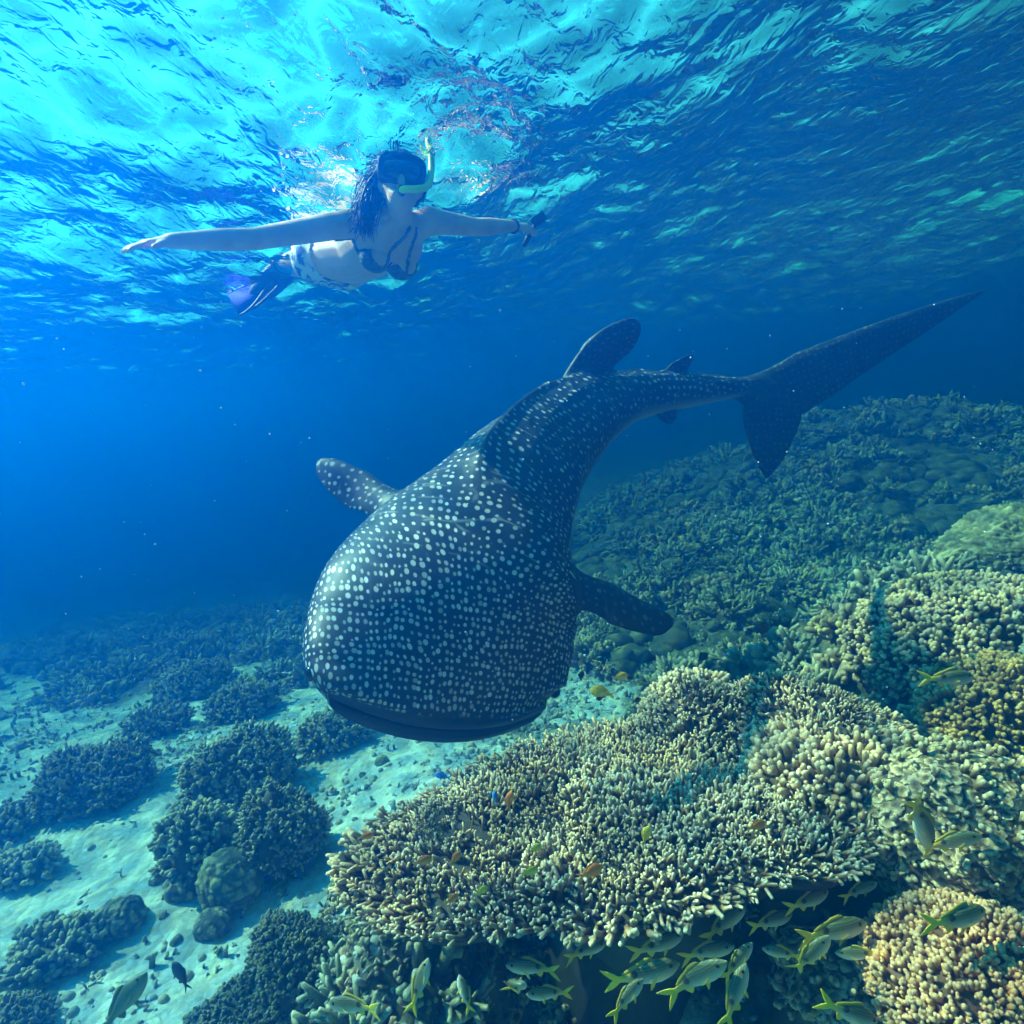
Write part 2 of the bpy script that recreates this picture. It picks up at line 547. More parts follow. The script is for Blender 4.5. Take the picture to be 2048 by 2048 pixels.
# mouth: lips, then a recess that closes inside the head
T0, L0, D0 = tan[0], l2[0], d2[0]
def front(scale_u, scale_w, back, lift, bowk):
    uu, ww = u_[0] * scale_u, w_[0] * scale_w
    return spine[0] + L0 * uu[:, None] + D0 * (ww + lift)[:, None] + T0 * (back + bowk * (u_[0] / ha[0]) ** 2 - 0.022 * jaw[0])[:, None]
mouth = [front(0.93, 0.05, 0.16, -0.026, 0.06), front(0.96, 0.05, 0.02, -0.026, 0.085), front(0.985, 0.16, -0.006, -0.025, 0.10),
         front(0.997, 0.66, -0.020, -0.010, 0.106)]
rings = np.concatenate([np.array(mouth), body], 0)
mco = np.repeat(bco[:1], 4, 0).copy()
mco[..., 2] = 2.0
mco[..., 0] = -0.05
mco[1, :, 2] = 1.7
mco[3, :, 2] = np.where(side < 0.5, 0.05, 1.3)
mco[2, :, 2] = np.where(side < 0.5, 0.05, 1.4)
rco = np.concatenate([mco, bco], 0)
nr = len(rings)
V = rings.reshape(-1, 3)
F = quads_to_tris(grid_faces(nr, NS, True))[:, ::-1]
c0, c1 = len(V), len(V) + 1
V = np.concatenate([V, [rings[0].mean(0)], [rings[-1].mean(0) + tan[-1] * 0.01]])
j = np.arange(NS)
F = np.concatenate([F, np.stack([np.full(NS, c0), j, (j + 1) % NS], -1)[:, ::-1] [:, ::-1],
                    np.stack([np.full(NS, c1), (nr - 1) * NS + (j + 1) % NS, (nr - 1) * NS + j], -1)])
C = np.concatenate([rco.reshape(-1, 3), [[0, 0, 2]], [[arc[-1], 0, 0.5]]])

def blade(le, te, thick, n=26, m=9, off=(0, 0, 0), pale=0.0):
    """A fin: sections between a leading and a trailing edge, lens-shaped, closed at both ends."""
    le, te = catmull(le, n), catmull(te, n)
    span = np.gradient((le + te) / 2, axis=0)
    ch = te - le
    nor = unit(np.cross(ch, span))
    nor[-1] = nor[-2]
    x = (1 - np.cos(np.linspace(0, np.pi, m))) / 2
    prof = np.sqrt(x) * (1 - x) * 2.0 + 0.02
    prof[0] = prof[-1] = 0.0
    tt = catmull(np.asarray(thick, float)[:, None], n)[:, 0]
    top = le[:, None] + ch[:, None] * x[None, :, None] + nor[:, None] * (prof[None, :] * tt[:, None] / 2)[..., None]
    bot = le[:, None] + ch[:, None] * x[None, ::-1, None] - nor[:, None] * (prof[None, ::-1] * tt[:, None] / 2)[..., None]
    loop = np.concatenate([top, bot[:, 1:-1]], 1)
    k = loop.shape[1]
    VV = loop.reshape(-1, 3)
    FF = quads_to_tris(grid_faces(n, k, True))
    VV = np.concatenate([VV, [loop[0].mean(0)], [loop[-1].mean(0)]])
    q = np.arange(k)
    FF = np.concatenate([FF, np.stack([np.full(k, n * k), q, (q + 1) % k], -1), np.stack([np.full(k, n * k + 1), (n - 1) * k + (q + 1) % k, (n - 1) * k + q], -1)])
    sp = np.concatenate([[0], np.cumsum(np.linalg.norm(np.diff((le + te) / 2, axis=0), axis=1))])
    cl = np.linalg.norm(ch, axis=1)
    xx = np.concatenate([x, x[::-1][1:-1]])
    CC = np.stack([np.broadcast_to((off[0] + sp)[:, None], (n, k)), off[1] + xx[None, :] * cl[:, None], np.full((n, k), pale)], -1).reshape(-1, 3)
    return VV, FF, np.concatenate([CC, CC[:1], CC[-1:]])

def pts(*a):
    return np.array([P(*q) for q in a])

FINS = [
    # upper and lower lobe of the tail
    blade(pts((722, 386, 4.48), (752, 370, 4.49), (806, 349, 4.48), (872, 324, 4.46), (938, 302, 4.44), (984, 290, 4.42)),
          pts((735, 400, 4.48), (786, 418, 4.49), (822, 402, 4.48), (872, 368, 4.46), (938, 324, 4.44), (986, 291, 4.42)), (0.10, 0.085, 0.07, 0.05, 0.035, 0.012), off=(5, 0)),
    blade(pts((742, 380, 4.485), (741, 404, 4.485), (745, 432, 4.49), (754, 459, 4.50), (765, 477, 4.51)),
          pts((790, 380, 4.485), (802, 410, 4.485), (795, 436, 4.49), (783, 460, 4.50), (768, 478, 4.51)), (0.085, 0.075, 0.06, 0.04, 0.012), off=(6, 0)),
    # first dorsal fin
    blade(pts((540, 412, 3.84), (552, 384, 3.88), (578, 350, 3.90), (602, 329, 3.89), (624, 319, 3.90), (634, 318, 3.91)),
          pts((632, 402, 4.16), (618, 377, 4.10), (620, 364, 4.05), (634, 347, 4.00), (641, 331, 3.96), (639, 321, 3.93)), (0.16, 0.13, 0.10, 0.075, 0.05, 0.02), off=(7, 0)),
    # second dorsal fin
    blade(pts((650, 386, 4.32), (656, 374, 4.32), (672, 363, 4.33), (690, 354, 4.34)),
          pts((697, 386, 4.42), (691, 375, 4.42), (690, 366, 4.40), (694, 355, 4.36)), (0.08, 0.06, 0.04, 0.012), off=(8, 0)),
    # anal and pelvic fins
    blade(pts((648, 400, 4.29), (652, 412, 4.29), (660, 420, 4.30), (668, 424, 4.31)),
          pts((685, 400, 4.38), (680, 410, 4.38), (676, 418, 4.36), (671, 424, 4.33)), (0.06, 0.05, 0.03, 0.012), off=(9, 0)),
    blade(pts((578, 445, 3.86), (588, 457, 3.85), (594, 464, 3.86)),
          pts((604, 436, 3.98), (604, 448, 3.97), (598, 462, 3.92)), (0.06, 0.045, 0.012), off=(10, 0)),
    # pectoral fins
    blade(pts((452, 522, 2.92), (405, 491, 2.98), (370, 473, 3.05), (340, 460, 3.08), (324, 458, 3.10), (317, 462, 3.11)),
          pts((420, 560, 2.84), (373, 521, 2.92), (348, 508, 3.01), (328, 490, 3.05), (317, 475, 3.09), (317, 465, 3.11)), (0.15, 0.11, 0.08, 0.06, 0.035, 0.015), off=(11, 0)),
    blade(pts((535, 560, 2.66), (576, 566, 2.63), (606, 581, 2.61), (640, 599, 2.60), (664, 611, 2.60), (674, 619, 2.60)),
          pts((535, 632, 2.58), (578, 612, 2.55), (610, 624, 2.54), (641, 633, 2.55), (661, 635, 2.57), (673, 626, 2.59)), (0.15, 0.11, 0.085, 0.06, 0.035, 0.015), off=(13, 0)),
]

def as_object(name, V, F):
    return link(name, mesh_data(name, V, F))

tmp = as_object("whale_shark", V, F)
AV, AC = [V], [C]
import bmesh
def fix_normals(me):
    bm = bmesh.new()
    bm.from_mesh(me)
    bmesh.ops.recalc_face_normals(bm, faces=bm.faces)
    bm.to_mesh(me)
    bm.free()
fix_normals(tmp.data)
cut = []
for fv, ff, fc in FINS:
    o = as_object("fin_blank", fv, ff)
    fix_normals(o.data)
    cut.append(o)
    AV.append(fv)
    AC.append(fc)
    md = tmp.modifiers.new("u", 'BOOLEAN')
    md.operation = 'UNION'
    md.solver = 'EXACT'
    md.object = o
dg = bpy.context.evaluated_depsgraph_get()
me = bpy.data.meshes.new_from_object(tmp.evaluated_get(dg))
bpy.data.objects.remove(tmp)
for o in cut:
    bpy.data.objects.remove(o)
nv = len(me.vertices)
Q = np.empty(nv * 3, np.float32)
me.vertices.foreach_get("co", Q)
Q = Q.reshape(-1, 3).astype(float)
AV, AC = np.concatenate(AV), np.concatenate(AC)
kd = kdtree.KDTree(len(AV))
for i, v in enumerate(AV):
    kd.insert(v, i)
kd.balance()
idx = np.array([kd.find(v)[1] for v in Q])
# soften the joint where the fins grow out of the body
tri = np.array([[a, b] for a, b in (e.vertices for e in me.edges)])
isf = (AC[idx][:, 0] >= 4.99) & (np.arange(len(AV))[idx] >= len(V))
bd = np.zeros(nv)
mixed = isf[tri[:, 0]] != isf[tri[:, 1]]
bd[tri[mixed].ravel()] = 1
for _ in range(4):
    g = bd.copy()
    np.maximum.at(g, tri[:, 0], bd[tri[:, 1]] * 0.75)
    np.maximum.at(g, tri[:, 1], bd[tri[:, 0]] * 0.75)
    bd = g
deg = np.bincount(tri.ravel(), minlength=nv)[:, None]
for _ in range(14):
    acc = np.zeros_like(Q)
    np.add.at(acc, tri[:, 0], Q[tri[:, 1]])
    np.add.at(acc, tri[:, 1], Q[tri[:, 0]])
    Q = Q + (acc / np.maximum(deg, 1) - Q) * (0.5 * bd[:, None])
me.vertices.foreach_set("co", Q.astype(np.float32).ravel())
at = me.attributes.new("hide", 'FLOAT_VECTOR', 'POINT')
at.data.foreach_set("vector", AC[idx].astype(np.float32).ravel())
me.polygons.foreach_set("use_smooth", np.ones(len(me.polygons), bool))
me.update()

k = Mat("whale shark skin")
hv = k.attr("hide").outputs["Vector"]
sep = k.n("ShaderNodeSeparateXYZ")
k.l(hv, sep.inputs[0])
S, R_, D_ = sep.outputs
# spot density: tight on the snout, wide on the shoulders, tight again on tail and fins
dens = k.n("ShaderNodeFloatCurve")
k.l(k.math('DIVIDE', S, 5.0), dens.inputs["Value"])
cv = dens.mapping.curves[0]
cv.points[0].location = (0, 1.0)
cv.points[1].location = (1, 0.5)
for a, b in ((0.08, 0.90), (0.14, 0.62), (0.22, 0.44), (0.5, 0.36), (0.7, 0.46)):
    cv.points.new(a, b)
dens.mapping.update()
# integral of the density along the body keeps the rows continuous
icur = k.n("ShaderNodeFloatCurve")
k.l(k.math('DIVIDE', S, 5.0), icur.inputs["Value"])
xs = np.linspace(0, 1, 400)
dd = np.interp(xs, [0, 0.08, 0.14, 0.22, 0.5, 0.7, 1.0], [1.0, 0.90, 0.62, 0.44, 0.36, 0.46, 0.5])
ii = np.concatenate([[0], np.cumsum((dd[1:] + dd[:-1]) / 2 * np.diff(xs))])
c2 = icur.mapping.curves[0]
c2.points[0].location = (0, 0)
c2.points[1].location = (1, float(ii[-1]))
for a in (0.05, 0.1, 0.15, 0.2, 0.26, 0.32, 0.4, 0.5, 0.6, 0.7, 0.85):
    c2.points.new(a, float(np.interp(a, xs, ii)))
icur.mapping.update()
onbody = k.math('LESS_THAN', S, 4.9)
sx = k.math('ADD', k.math('MULTIPLY', k.math('MULTIPLY', icur.outputs[0], 5.0), onbody), k.math('MULTIPLY', k.math('MULTIPLY', S, 0.55), k.math('SUBTRACT', 1.0, onbody)))
dn = k.math('ADD', k.math('MULTIPLY', dens.outputs[0], onbody), k.math('MULTIPLY', 0.55, k.math('SUBTRACT', 1.0, onbody)))
cmb = k.n("ShaderNodeCombineXYZ")
k.l(sx, cmb.inputs[0])
k.l(k.math('MULTIPLY', R_, dn), cmb.inputs[1])
warp = k.n("ShaderNodeTexNoise", noise_dimensions='2D', i_Scale=5.0, i_Detail=1.0)
k.l(cmb.outputs[0], warp.inputs["Vector"])
vadd = k.n("ShaderNodeVectorMath", operation='MULTIPLY_ADD')
k.l(warp.outputs["Color"], vadd.inputs[0])
vadd.inputs[1].default_value = (0.035, 0.035, 0)
k.l(cmb.outputs[0], vadd.inputs[2])
v1 = k.n("ShaderNodeTexVoronoi", voronoi_dimensions='2D', i_Scale=42.0, i_Randomness=0.55)
k.l(vadd.outputs[0], v1.inputs["Vector"])
cs = k.n("ShaderNodeSeparateColor")
k.l(v1.outputs["Color"], cs.inputs[0])
size = k.math('MULTIPLY', k.math('MULTIPLY_ADD', cs.outputs[0], 0.20, 0.21), k.math('MULTIPLY_ADD', dn, 0.55, 0.48))
spot = k.math('DIVIDE', k.math('SUBTRACT', size, v1.outputs["Distance"]), 0.10, clamp=True)
spot = k.math('MULTIPLY', spot, k.math('MULTIPLY_ADD', cs.outputs[1], 0.5, 0.5))
# pale broken lines between the spots on the back
mp = k.n("ShaderNodeMapping")
mp.inputs["Scale"].default_value = (17.0, 4.0, 1)
k.l(vadd.outputs[0], mp.inputs["Vector"])
v2 = k.n("ShaderNodeTexVoronoi", voronoi_dimensions='2D', i_Scale=1.0, i_Randomness=0.9, feature='DISTANCE_TO_EDGE')
k.l(mp.outputs[0], v2.inputs["Vector"])
line = k.math('MULTIPLY', k.math('SUBTRACT', 1.0, k.math('DIVIDE', v2.outputs["Distance"], 0.06), clamp=True), 0.30)
line = k.math('MULTIPLY', line, k.ramp(S, [(0.40, (0, 0, 0)), (0.62, (1, 1, 1))]))
line = k.math('MULTIPLY', line, k.ramp(k.noise(14.0, cmb.outputs[0], 2.0), [(0.50, (0, 0, 0)), (0.58, (1, 1, 1))]))
pale = k.math('MAXIMUM', spot, line)
lipfade = k.ramp(sx, [(0.010, (0, 0, 0)), (0.032, (1, 1, 1))])
pale = k.math('MULTIPLY', pale, lipfade)
pale = k.math('MULTIPLY', pale, k.ramp(D_, [(0.0, (1, 1, 1)), (0.55, (0.85, 0.85, 0.85)), (0.72, (0, 0, 0))]))
isfin = k.math('MULTIPLY', k.math('GREATER_THAN', S, 4.9), k.math('SUBTRACT', 1.35, k.math('COMPARE', S, 11.9, 1.0)))
pale = k.math('MULTIPLY', pale, k.math('MULTIPLY_ADD', isfin, -0.6, 1.0))
nz = k.noise(9.0, hv, 5.0, 0.6)
skin = k.ramp(nz, [(0.25, (0.012, 0.024, 0.036)), (0.55, (0.022, 0.038, 0.052)), (0.8, (0.040, 0.060, 0.076))])
belly = k.ramp(k.math('DIVIDE', D_, 2.0), [(0.31, (0, 0, 0)), (0.40, (1, 1, 1)), (0.60, (1, 1, 1)), (0.64, (0.05, 0.05, 0.05)), (0.80, (0.10, 0.10, 0.10)), (0.88, (0, 0, 0))])
skin = k.mix(belly, skin, (0.42, 0.44, 0.43))
col = k.mix(pale, skin, (0.92, 0.92, 0.86))
# five gill slits ahead of the pectoral fins, and scratches
gs_ = k.math('ABSOLUTE', k.math('SUBTRACT', k.math('FRACT', k.math('MULTIPLY', k.math('ADD', S, k.math('MULTIPLY', R_, 0.04)), 13.0)), 0.5))
gm_ = k.math('MULTIPLY', k.math('LESS_THAN', gs_, 0.085), k.math('MULTIPLY', k.math('COMPARE', S, 0.98, 0.19), k.math('COMPARE', D_, 0.47, 0.10)))
col = k.mix(gm_, col, (0.008, 0.010, 0.012))
scr = k.n("ShaderNodeMapping")
scr.inputs["Rotation"].default_value = (0, 0, 0.5)
scr.inputs["Scale"].default_value = (3.0, 42.0, 1)
k.l(hv, scr.inputs["Vector"])
col = k.mix(k.ramp(k.noise(1.0, scr.outputs[0], 4.0, 0.6), [(0.66, (0, 0, 0)), (0.76, (0.28, 0.28, 0.28))]), col, (0.20, 0.23, 0.23))
col = k.mix(k.ramp(k.math('DIVIDE', D_, 2.0), [(0.80, (0, 0, 0)), (0.90, (1, 1, 1))]), col, (0.006, 0.008, 0.010))
fine = k.noise(160.0, hv, 3.0, 0.6)
k.set(col, 0.52, k.bump(k.math('ADD', k.math('MULTIPLY', fine, 0.4), nz), 0.12, 0.01), Specular_IOR_Level=0.35)
me.materials.clear()
me.materials.append(k.m)
me.polygons.foreach_set("material_index", np.zeros(len(me.polygons), np.int32))
shark = link("whale_shark", me, label="whale shark with pale spots turning above the coral", category="shark")
# eyes behind the corners of the mouth
em = plain("shark eye", (0.01, 0.012, 0.015), 0.12, 0.1)
for sg in (1, -1):
    r_i = 9
    jj = int(round((0.54 if sg > 0 else 2 - 0.54) * np.pi / (2 * np.pi) * NS)) % NS
    ec = body[r_i, jj]
    ec = ec - unit(ec - spine[r_i]) * 0.014
    ev, ef = ICO2
    link("eye", mesh_data("eye", ev * 0.027 + ec, ef, mats=[em]), shark)

# ------------------------------------------------------------------ corals
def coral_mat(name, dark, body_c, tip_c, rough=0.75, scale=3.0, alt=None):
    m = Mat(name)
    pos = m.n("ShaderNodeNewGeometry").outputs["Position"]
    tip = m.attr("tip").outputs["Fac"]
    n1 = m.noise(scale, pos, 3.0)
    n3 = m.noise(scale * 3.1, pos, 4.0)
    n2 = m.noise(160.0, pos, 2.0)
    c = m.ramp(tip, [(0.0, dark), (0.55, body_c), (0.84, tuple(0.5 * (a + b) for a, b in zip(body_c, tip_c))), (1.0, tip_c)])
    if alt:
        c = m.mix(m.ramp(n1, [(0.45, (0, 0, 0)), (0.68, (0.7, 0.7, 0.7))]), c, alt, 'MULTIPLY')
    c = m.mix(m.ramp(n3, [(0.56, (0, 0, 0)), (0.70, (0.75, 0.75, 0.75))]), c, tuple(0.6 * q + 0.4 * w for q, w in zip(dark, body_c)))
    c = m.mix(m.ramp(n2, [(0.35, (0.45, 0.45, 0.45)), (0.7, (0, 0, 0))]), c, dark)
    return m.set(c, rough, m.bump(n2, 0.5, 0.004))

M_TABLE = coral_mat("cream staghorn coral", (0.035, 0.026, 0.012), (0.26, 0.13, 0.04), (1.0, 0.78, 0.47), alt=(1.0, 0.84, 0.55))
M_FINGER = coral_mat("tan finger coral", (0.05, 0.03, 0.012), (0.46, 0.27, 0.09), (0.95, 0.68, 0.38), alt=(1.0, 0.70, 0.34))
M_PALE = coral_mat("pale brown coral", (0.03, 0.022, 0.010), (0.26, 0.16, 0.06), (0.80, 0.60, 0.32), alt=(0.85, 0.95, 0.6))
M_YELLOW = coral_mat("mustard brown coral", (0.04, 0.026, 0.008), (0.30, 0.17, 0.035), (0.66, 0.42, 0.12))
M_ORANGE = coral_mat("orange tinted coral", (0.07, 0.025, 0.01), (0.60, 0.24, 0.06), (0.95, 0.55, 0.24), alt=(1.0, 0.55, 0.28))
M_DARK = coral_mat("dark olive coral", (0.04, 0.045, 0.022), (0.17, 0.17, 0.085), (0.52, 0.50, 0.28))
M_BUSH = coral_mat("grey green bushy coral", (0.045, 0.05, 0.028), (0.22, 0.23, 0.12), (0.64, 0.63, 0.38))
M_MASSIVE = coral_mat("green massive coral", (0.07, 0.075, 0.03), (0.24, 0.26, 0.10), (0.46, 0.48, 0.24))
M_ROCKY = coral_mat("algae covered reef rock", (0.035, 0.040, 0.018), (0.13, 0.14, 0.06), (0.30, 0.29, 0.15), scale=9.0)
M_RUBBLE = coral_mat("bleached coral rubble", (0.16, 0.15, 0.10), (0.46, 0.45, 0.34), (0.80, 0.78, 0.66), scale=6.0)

def one_branch(seed, L=1.0, r=0.17, nubs=2, bend=0.25, seg=6, knob=1.0, rings=4):
    """A coral finger along +z, one unit long, with side nubs; returns V, F, tip."""
    g = np.random.default_rng(seed)
    bag = Bag()
    def finger(p0, d, ln, rad, t0, t1, rings=rings):
        d = unit(d)
        side = unit(np.cross(d, g.normal(size=3)))
        t = np.linspace(0, 1, rings)
        path = p0 + d * (t * ln)[:, None] + side * (bend * ln * t ** 2 * g.uniform(-1, 1))[:, None]
        rr = rad * np.array([1.0, 0.95, 0.9 * knob, 0.62 * knob])[:rings]
        V, F = tube(path, rr, seg)
        V[-1] = path[-1] + unit(path[-1] - path[-2]) * rr[-1] * 0.6
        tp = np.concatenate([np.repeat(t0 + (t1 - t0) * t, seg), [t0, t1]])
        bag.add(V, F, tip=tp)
    finger(np.zeros(3), np.array([0, 0, 1.0]), L, r, 0.0, 1.0)
    for _ in range(nubs):
        h = g.uniform(0.25, 0.7)
        a = g.uniform(0, 6.28)
        finger(np.array([0, 0, h * L]), np.array([math.cos(a), math.sin(a), g.uniform(0.5, 1.1)]), L * g.uniform(0.3, 0.5), r * 0.8, h, 1.0, min(3, rings))
    V, F = bag.arrays()
    return V, F, np.concatenate(bag.A["tip"])

def frames(N, g):
    """Rotation matrices whose z column is N, with a random spin."""
    N = unit(N)
    a = g.normal(size=N.shape)
    X = unit(np.cross(a, N))
    Y = np.cross(N, X)
    return np.stack([X, Y, N], -1)

def plant(pos, nor, scale, variants, seed=0):
    """Merge branch variants set at pos along nor, into one Bag."""
    g = np.random.default_rng(seed)
    R = frames(nor, g)
    which = g.integers(0, len(variants), len(pos))
    bag = Bag()
    for k, (V, F, T) in enumerate(variants):
        s = np.where(which == k)[0]
        if not len(s):
            continue
        VV = np.einsum('nij,vj->nvi', R[s], V) * scale[s][:, None, None] + pos[s][:, None, :]
        FF = F[None] + (np.arange(len(s)) * len(V))[:, None, None]
        bag.add(VV.reshape(-1, 3), FF.reshape(-1, 3), tip=np.tile(T, len(s)))
    return bag

def visible(pos, margin=5):
    q = pos - CAM
    d = q @ fwd
    x = 512 + FPX * (q @ right) / np.maximum(d, 0.01)
    y = 512 - FPX * (q @ up) / np.maximum(d, 0.01)
    return (d > 0.1) & (x > -margin) & (x < 1024 + margin) & (y > -margin) & (y < 1024 + margin), d

def branches(root, pos, nor, scale, variants, mat, single, seed=0, data=None):
    """single branches as objects of their own, the rest as one part."""
    g = np.random.default_rng(seed)
    vis, d = visible(pos)
    key = np.where(vis, scale / d, 0)
    order = np.argsort(-key)
    pick, rest = order[:single], order[single:]
    if single:
        datas = [mesh_data("branch", V, F, {"tip": ('FLOAT', T)}, mats=[mat]) for V, F, T in variants]
        R = frames(nor[pick], g)
        inv = Vector(root.location)
        for k, i in enumerate(pick):
            o = bpy.data.objects.new("branch", datas[k % len(datas)])
            M3 = R[k] * scale[i]
            o.matrix_local = Matrix(((*M3[0], pos[i][0] - inv.x), (*M3[1], pos[i][1] - inv.y), (*M3[2], pos[i][2] - inv.z), (0, 0, 0, 1)))
            o.parent = root
            COL.objects.link(o)
    if len(rest):
        b = plant(pos[rest], nor[rest], scale[rest], variants, seed)
        child("branches", b.mesh("branches", [mat]), root, kind="stuff")

def thing(name, loc, label, cat, group=None):
    o = link(name, None, loc=tuple(float(q) for q in loc), label=label, category=cat, group=group)
    o.empty_display_size = 0.1
    return o

STAG = [one_branch(100 + i, 1.0, 0.112, 1 + i % 3, 0.4) for i in range(8)]
FING = [one_branch(200 + i, 1.0, 0.21, i % 2, 0.3, knob=1.08) for i in range(6)]
STUB = [one_branch(300 + i, 1.0, 0.24, 1 + i % 2, 0.3, knob=1.1) for i in range(6)]
TWIG = [one_branch(400 + i, 1.0, 0.11, 2, 0.45, seg=5) for i in range(6)]
BUSH = [one_branch(450 + i, 1.0, 0.17, 2, 0.45, seg=4, rings=3) for i in range(6)]

FLAKE = []
for i in range(6):
    V, F = ICO2
    k = 1 + 0.45 * fbm(V * 1.9, 3, 700 + i)
    V = V * k[:, None] * np.array([1.0, 0.62 + 0.06 * i, 0.26]) * 0.6
    FLAKE.append((V, F, smooth(0.15, 0.62, np.hypot(V[:, 0], V[:, 1]) + V[:, 2])))

# --- the big table of cream staghorn coral in front
TZ = -2.13
def on_plane(px, py, z):
    r = fwd + right * ((px - 512) / FPX) + up * ((512 - py) / FPX)
    return CAM + r * ((z - CAM[2]) / r[2])
out_px = [(350, 862), (374, 834), (405, 808), (450, 780), (509, 750), (562, 735), (618, 722), (668, 706), (720, 700), (780, 697), (840, 702), (880, 725), (908, 772),
          (894, 820), (866, 842), (852, 866), (790, 880), (738, 890), (698, 902), (662, 915), (620, 926), (583, 932), (548, 920), (520, 926), (480, 926), (440, 934), (396, 926), (370, 905), (350, 884)]
outline = np.array([on_plane(a, b, TZ)[:2] for a, b in out_px])
tc = on_plane(640, 812, TZ)[:2]
ang = np.arctan2(outline[:, 1] - tc[1], outline[:, 0] - tc[0])
rad = np.hypot(outline[:, 0] - tc[0], outline[:, 1] - tc[1])
o_ = np.argsort(ang)
ang, rad = ang[o_], rad[o_]
def edge_r(a):
    return np.interp(a, np.concatenate([ang - 2 * np.pi, ang, ang + 2 * np.pi]), np.tile(rad, 3))
mA, mB, mC = on_plane(690, 716, TZ)[:2], on_plane(838, 752, TZ)[:2], on_plane(770, 715, TZ)[:2]
def table_z(x, y):
    p = np.stack([x, y], -1)
    f = np.hypot(x - tc[0], y - tc[1]) / edge_r(np.arctan2(y - tc[1], x - tc[0]))
    z = TZ + 0.030 * fbm(p * 4.0, 3, 12) - 0.015 * smooth(0.75, 1.0, f)
    z = z + 0.12 * np.exp(-np.hypot(x - mA[0], y - mA[1]) ** 2 / 0.13 ** 2)
    z = z + 0.15 * np.exp(-np.hypot(x - mB[0], y - mB[1]) ** 2 / 0.20 ** 2)
    z = z + 0.10 * np.exp(-np.hypot(x - mC[0], y - mC[1]) ** 2 / 0.15 ** 2)
    z = z - 0.06 * np.exp(-np.hypot(x - (mA[0] + 0.05), y - (mA[1] - 0.28)) ** 2 / 0.14 ** 2)
    return z, f
tabl = thing("table_coral", (tc[0], tc[1], TZ - 0.5), "broad cream table of short branching coral below the shark's mouth", "coral")
na, nrad = 120, 22
aa = np.linspace(-np.pi, np.pi, na, endpoint=False)
rr = np.linspace(0.02, 0.985, nrad)
A_, R2 = np.meshgrid(aa, rr, indexing='ij')
ex = edge_r(A_) * R2 * (1 + 0.02 * np.sin(17 * A_) * R2)
X_, Y_ = tc[0] + ex * np.cos(A_), tc[1] + ex * np.sin(A_)
Ztop = table_z(X_, Y_)[0] - 0.012
Zbot = Ztop - 0.02 - 0.30 * (1 - smooth(0.05, 0.75, R2)) ** 2 - 0.05 * (1 - R2)
top = np.stack([X_, Y_, Ztop], -1)
bot = np.stack([X_, Y_, Zbot], -1)[:, ::-1]
prof = np.concatenate([top, bot], 1)
fq = grid_faces(na, 2 * nrad)
wrap = np.stack([(na - 1) * 2 * nrad + np.arange(2 * nrad - 1), np.arange(2 * nrad - 1), np.arange(2 * nrad - 1) + 1, (na - 1) * 2 * nrad + np.arange(2 * nrad - 1) + 1], -1)
fq = np.concatenate([fq, wrap])
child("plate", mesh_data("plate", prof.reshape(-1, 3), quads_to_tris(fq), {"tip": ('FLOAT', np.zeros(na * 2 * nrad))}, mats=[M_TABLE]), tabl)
sp = 0.0158
bx = np.arange(outline[:, 0].min(), outline[:, 0].max(), sp)
by = np.arange(outline[:, 1].min(), outline[:, 1].max(), sp)
BX, BY = [q.ravel() for q in np.meshgrid(bx, by)]
BX = BX + RNG.uniform(-0.5, 0.5, BX.shape) * sp
BY = BY + RNG.uniform(-0.5, 0.5, BY.shape) * sp
bz, bf_ = table_z(BX, BY)
ok = (bf_ < 1.0 + 0.05 * fbm(np.stack([BX, BY], -1) * 7, 3, 61)) & ((fbm(np.stack([BX, BY], -1) * 11, 2, 62) > -0.42) | (RNG.random(len(BX)) < 0.3))
BX, BY, bz, bf_ = BX[ok], BY[ok], bz[ok], bf_[ok]
e_ = 0.02
nx = -(table_z(BX + e_, BY)[0] - table_z(BX - e_, BY)[0]) / (2 * e_)
ny = -(table_z(BX, BY + e_)[0] - table_z(BX, BY - e_)[0]) / (2 * e_)
outw = np.stack([BX - tc[0], BY - tc[1]], -1)
outw = unit(outw)
lean = 1.5 * smooth(0.80, 1.0, bf_) + 0.15
N_ = np.stack([nx * 0.8 + outw[:, 0] * lean + RNG.normal(0, 0.26, len(BX)), ny * 0.8 + outw[:, 1] * lean + RNG.normal(0, 0.26, len(BX)), np.ones(len(BX))], -1)
sc_ = (0.038 + 0.018 * fbm(np.stack([BX, BY], -1) * 6, 3, 63)) * RNG.uniform(0.65, 1.3, len(BX)) * (1 + 0.35 * smooth(0.85, 1.0, bf_))
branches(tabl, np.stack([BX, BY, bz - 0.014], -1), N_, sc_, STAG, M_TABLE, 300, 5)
st_, sf = tube(np.array([[tc[0] - 0.05, tc[1] + 0.2, ground(tc[0] - 0.05, tc[1] + 0.2) - 0.1], [tc[0], tc[1] + 0.12, TZ - 0.4], [tc[0], tc[1], TZ - 0.2]]), [0.26, 0.16, 0.24], 24)
st_ = st_ + 0.05 * unit(st_ - st_.mean(0)) * fbm(st_ * 9, 3, 2)[:, None]
child("stalk", mesh_data("stalk", st_, sf, {"tip": ('FLOAT', np.full(len(st_), 0.2))}, mats=[M_ROCKY]), tabl)

def dome(rx, ry, rz, lump, freq, seed, sub=ICO4):
    """Lumpy upper dome centred on the origin; returns V, F, relief."""
    V, F = sub
    n = fbm(V * freq, 3, seed)
    k = 1 + lump * n
    V = V * k[:, None] * np.array([rx, ry, rz])
    return V, F, n

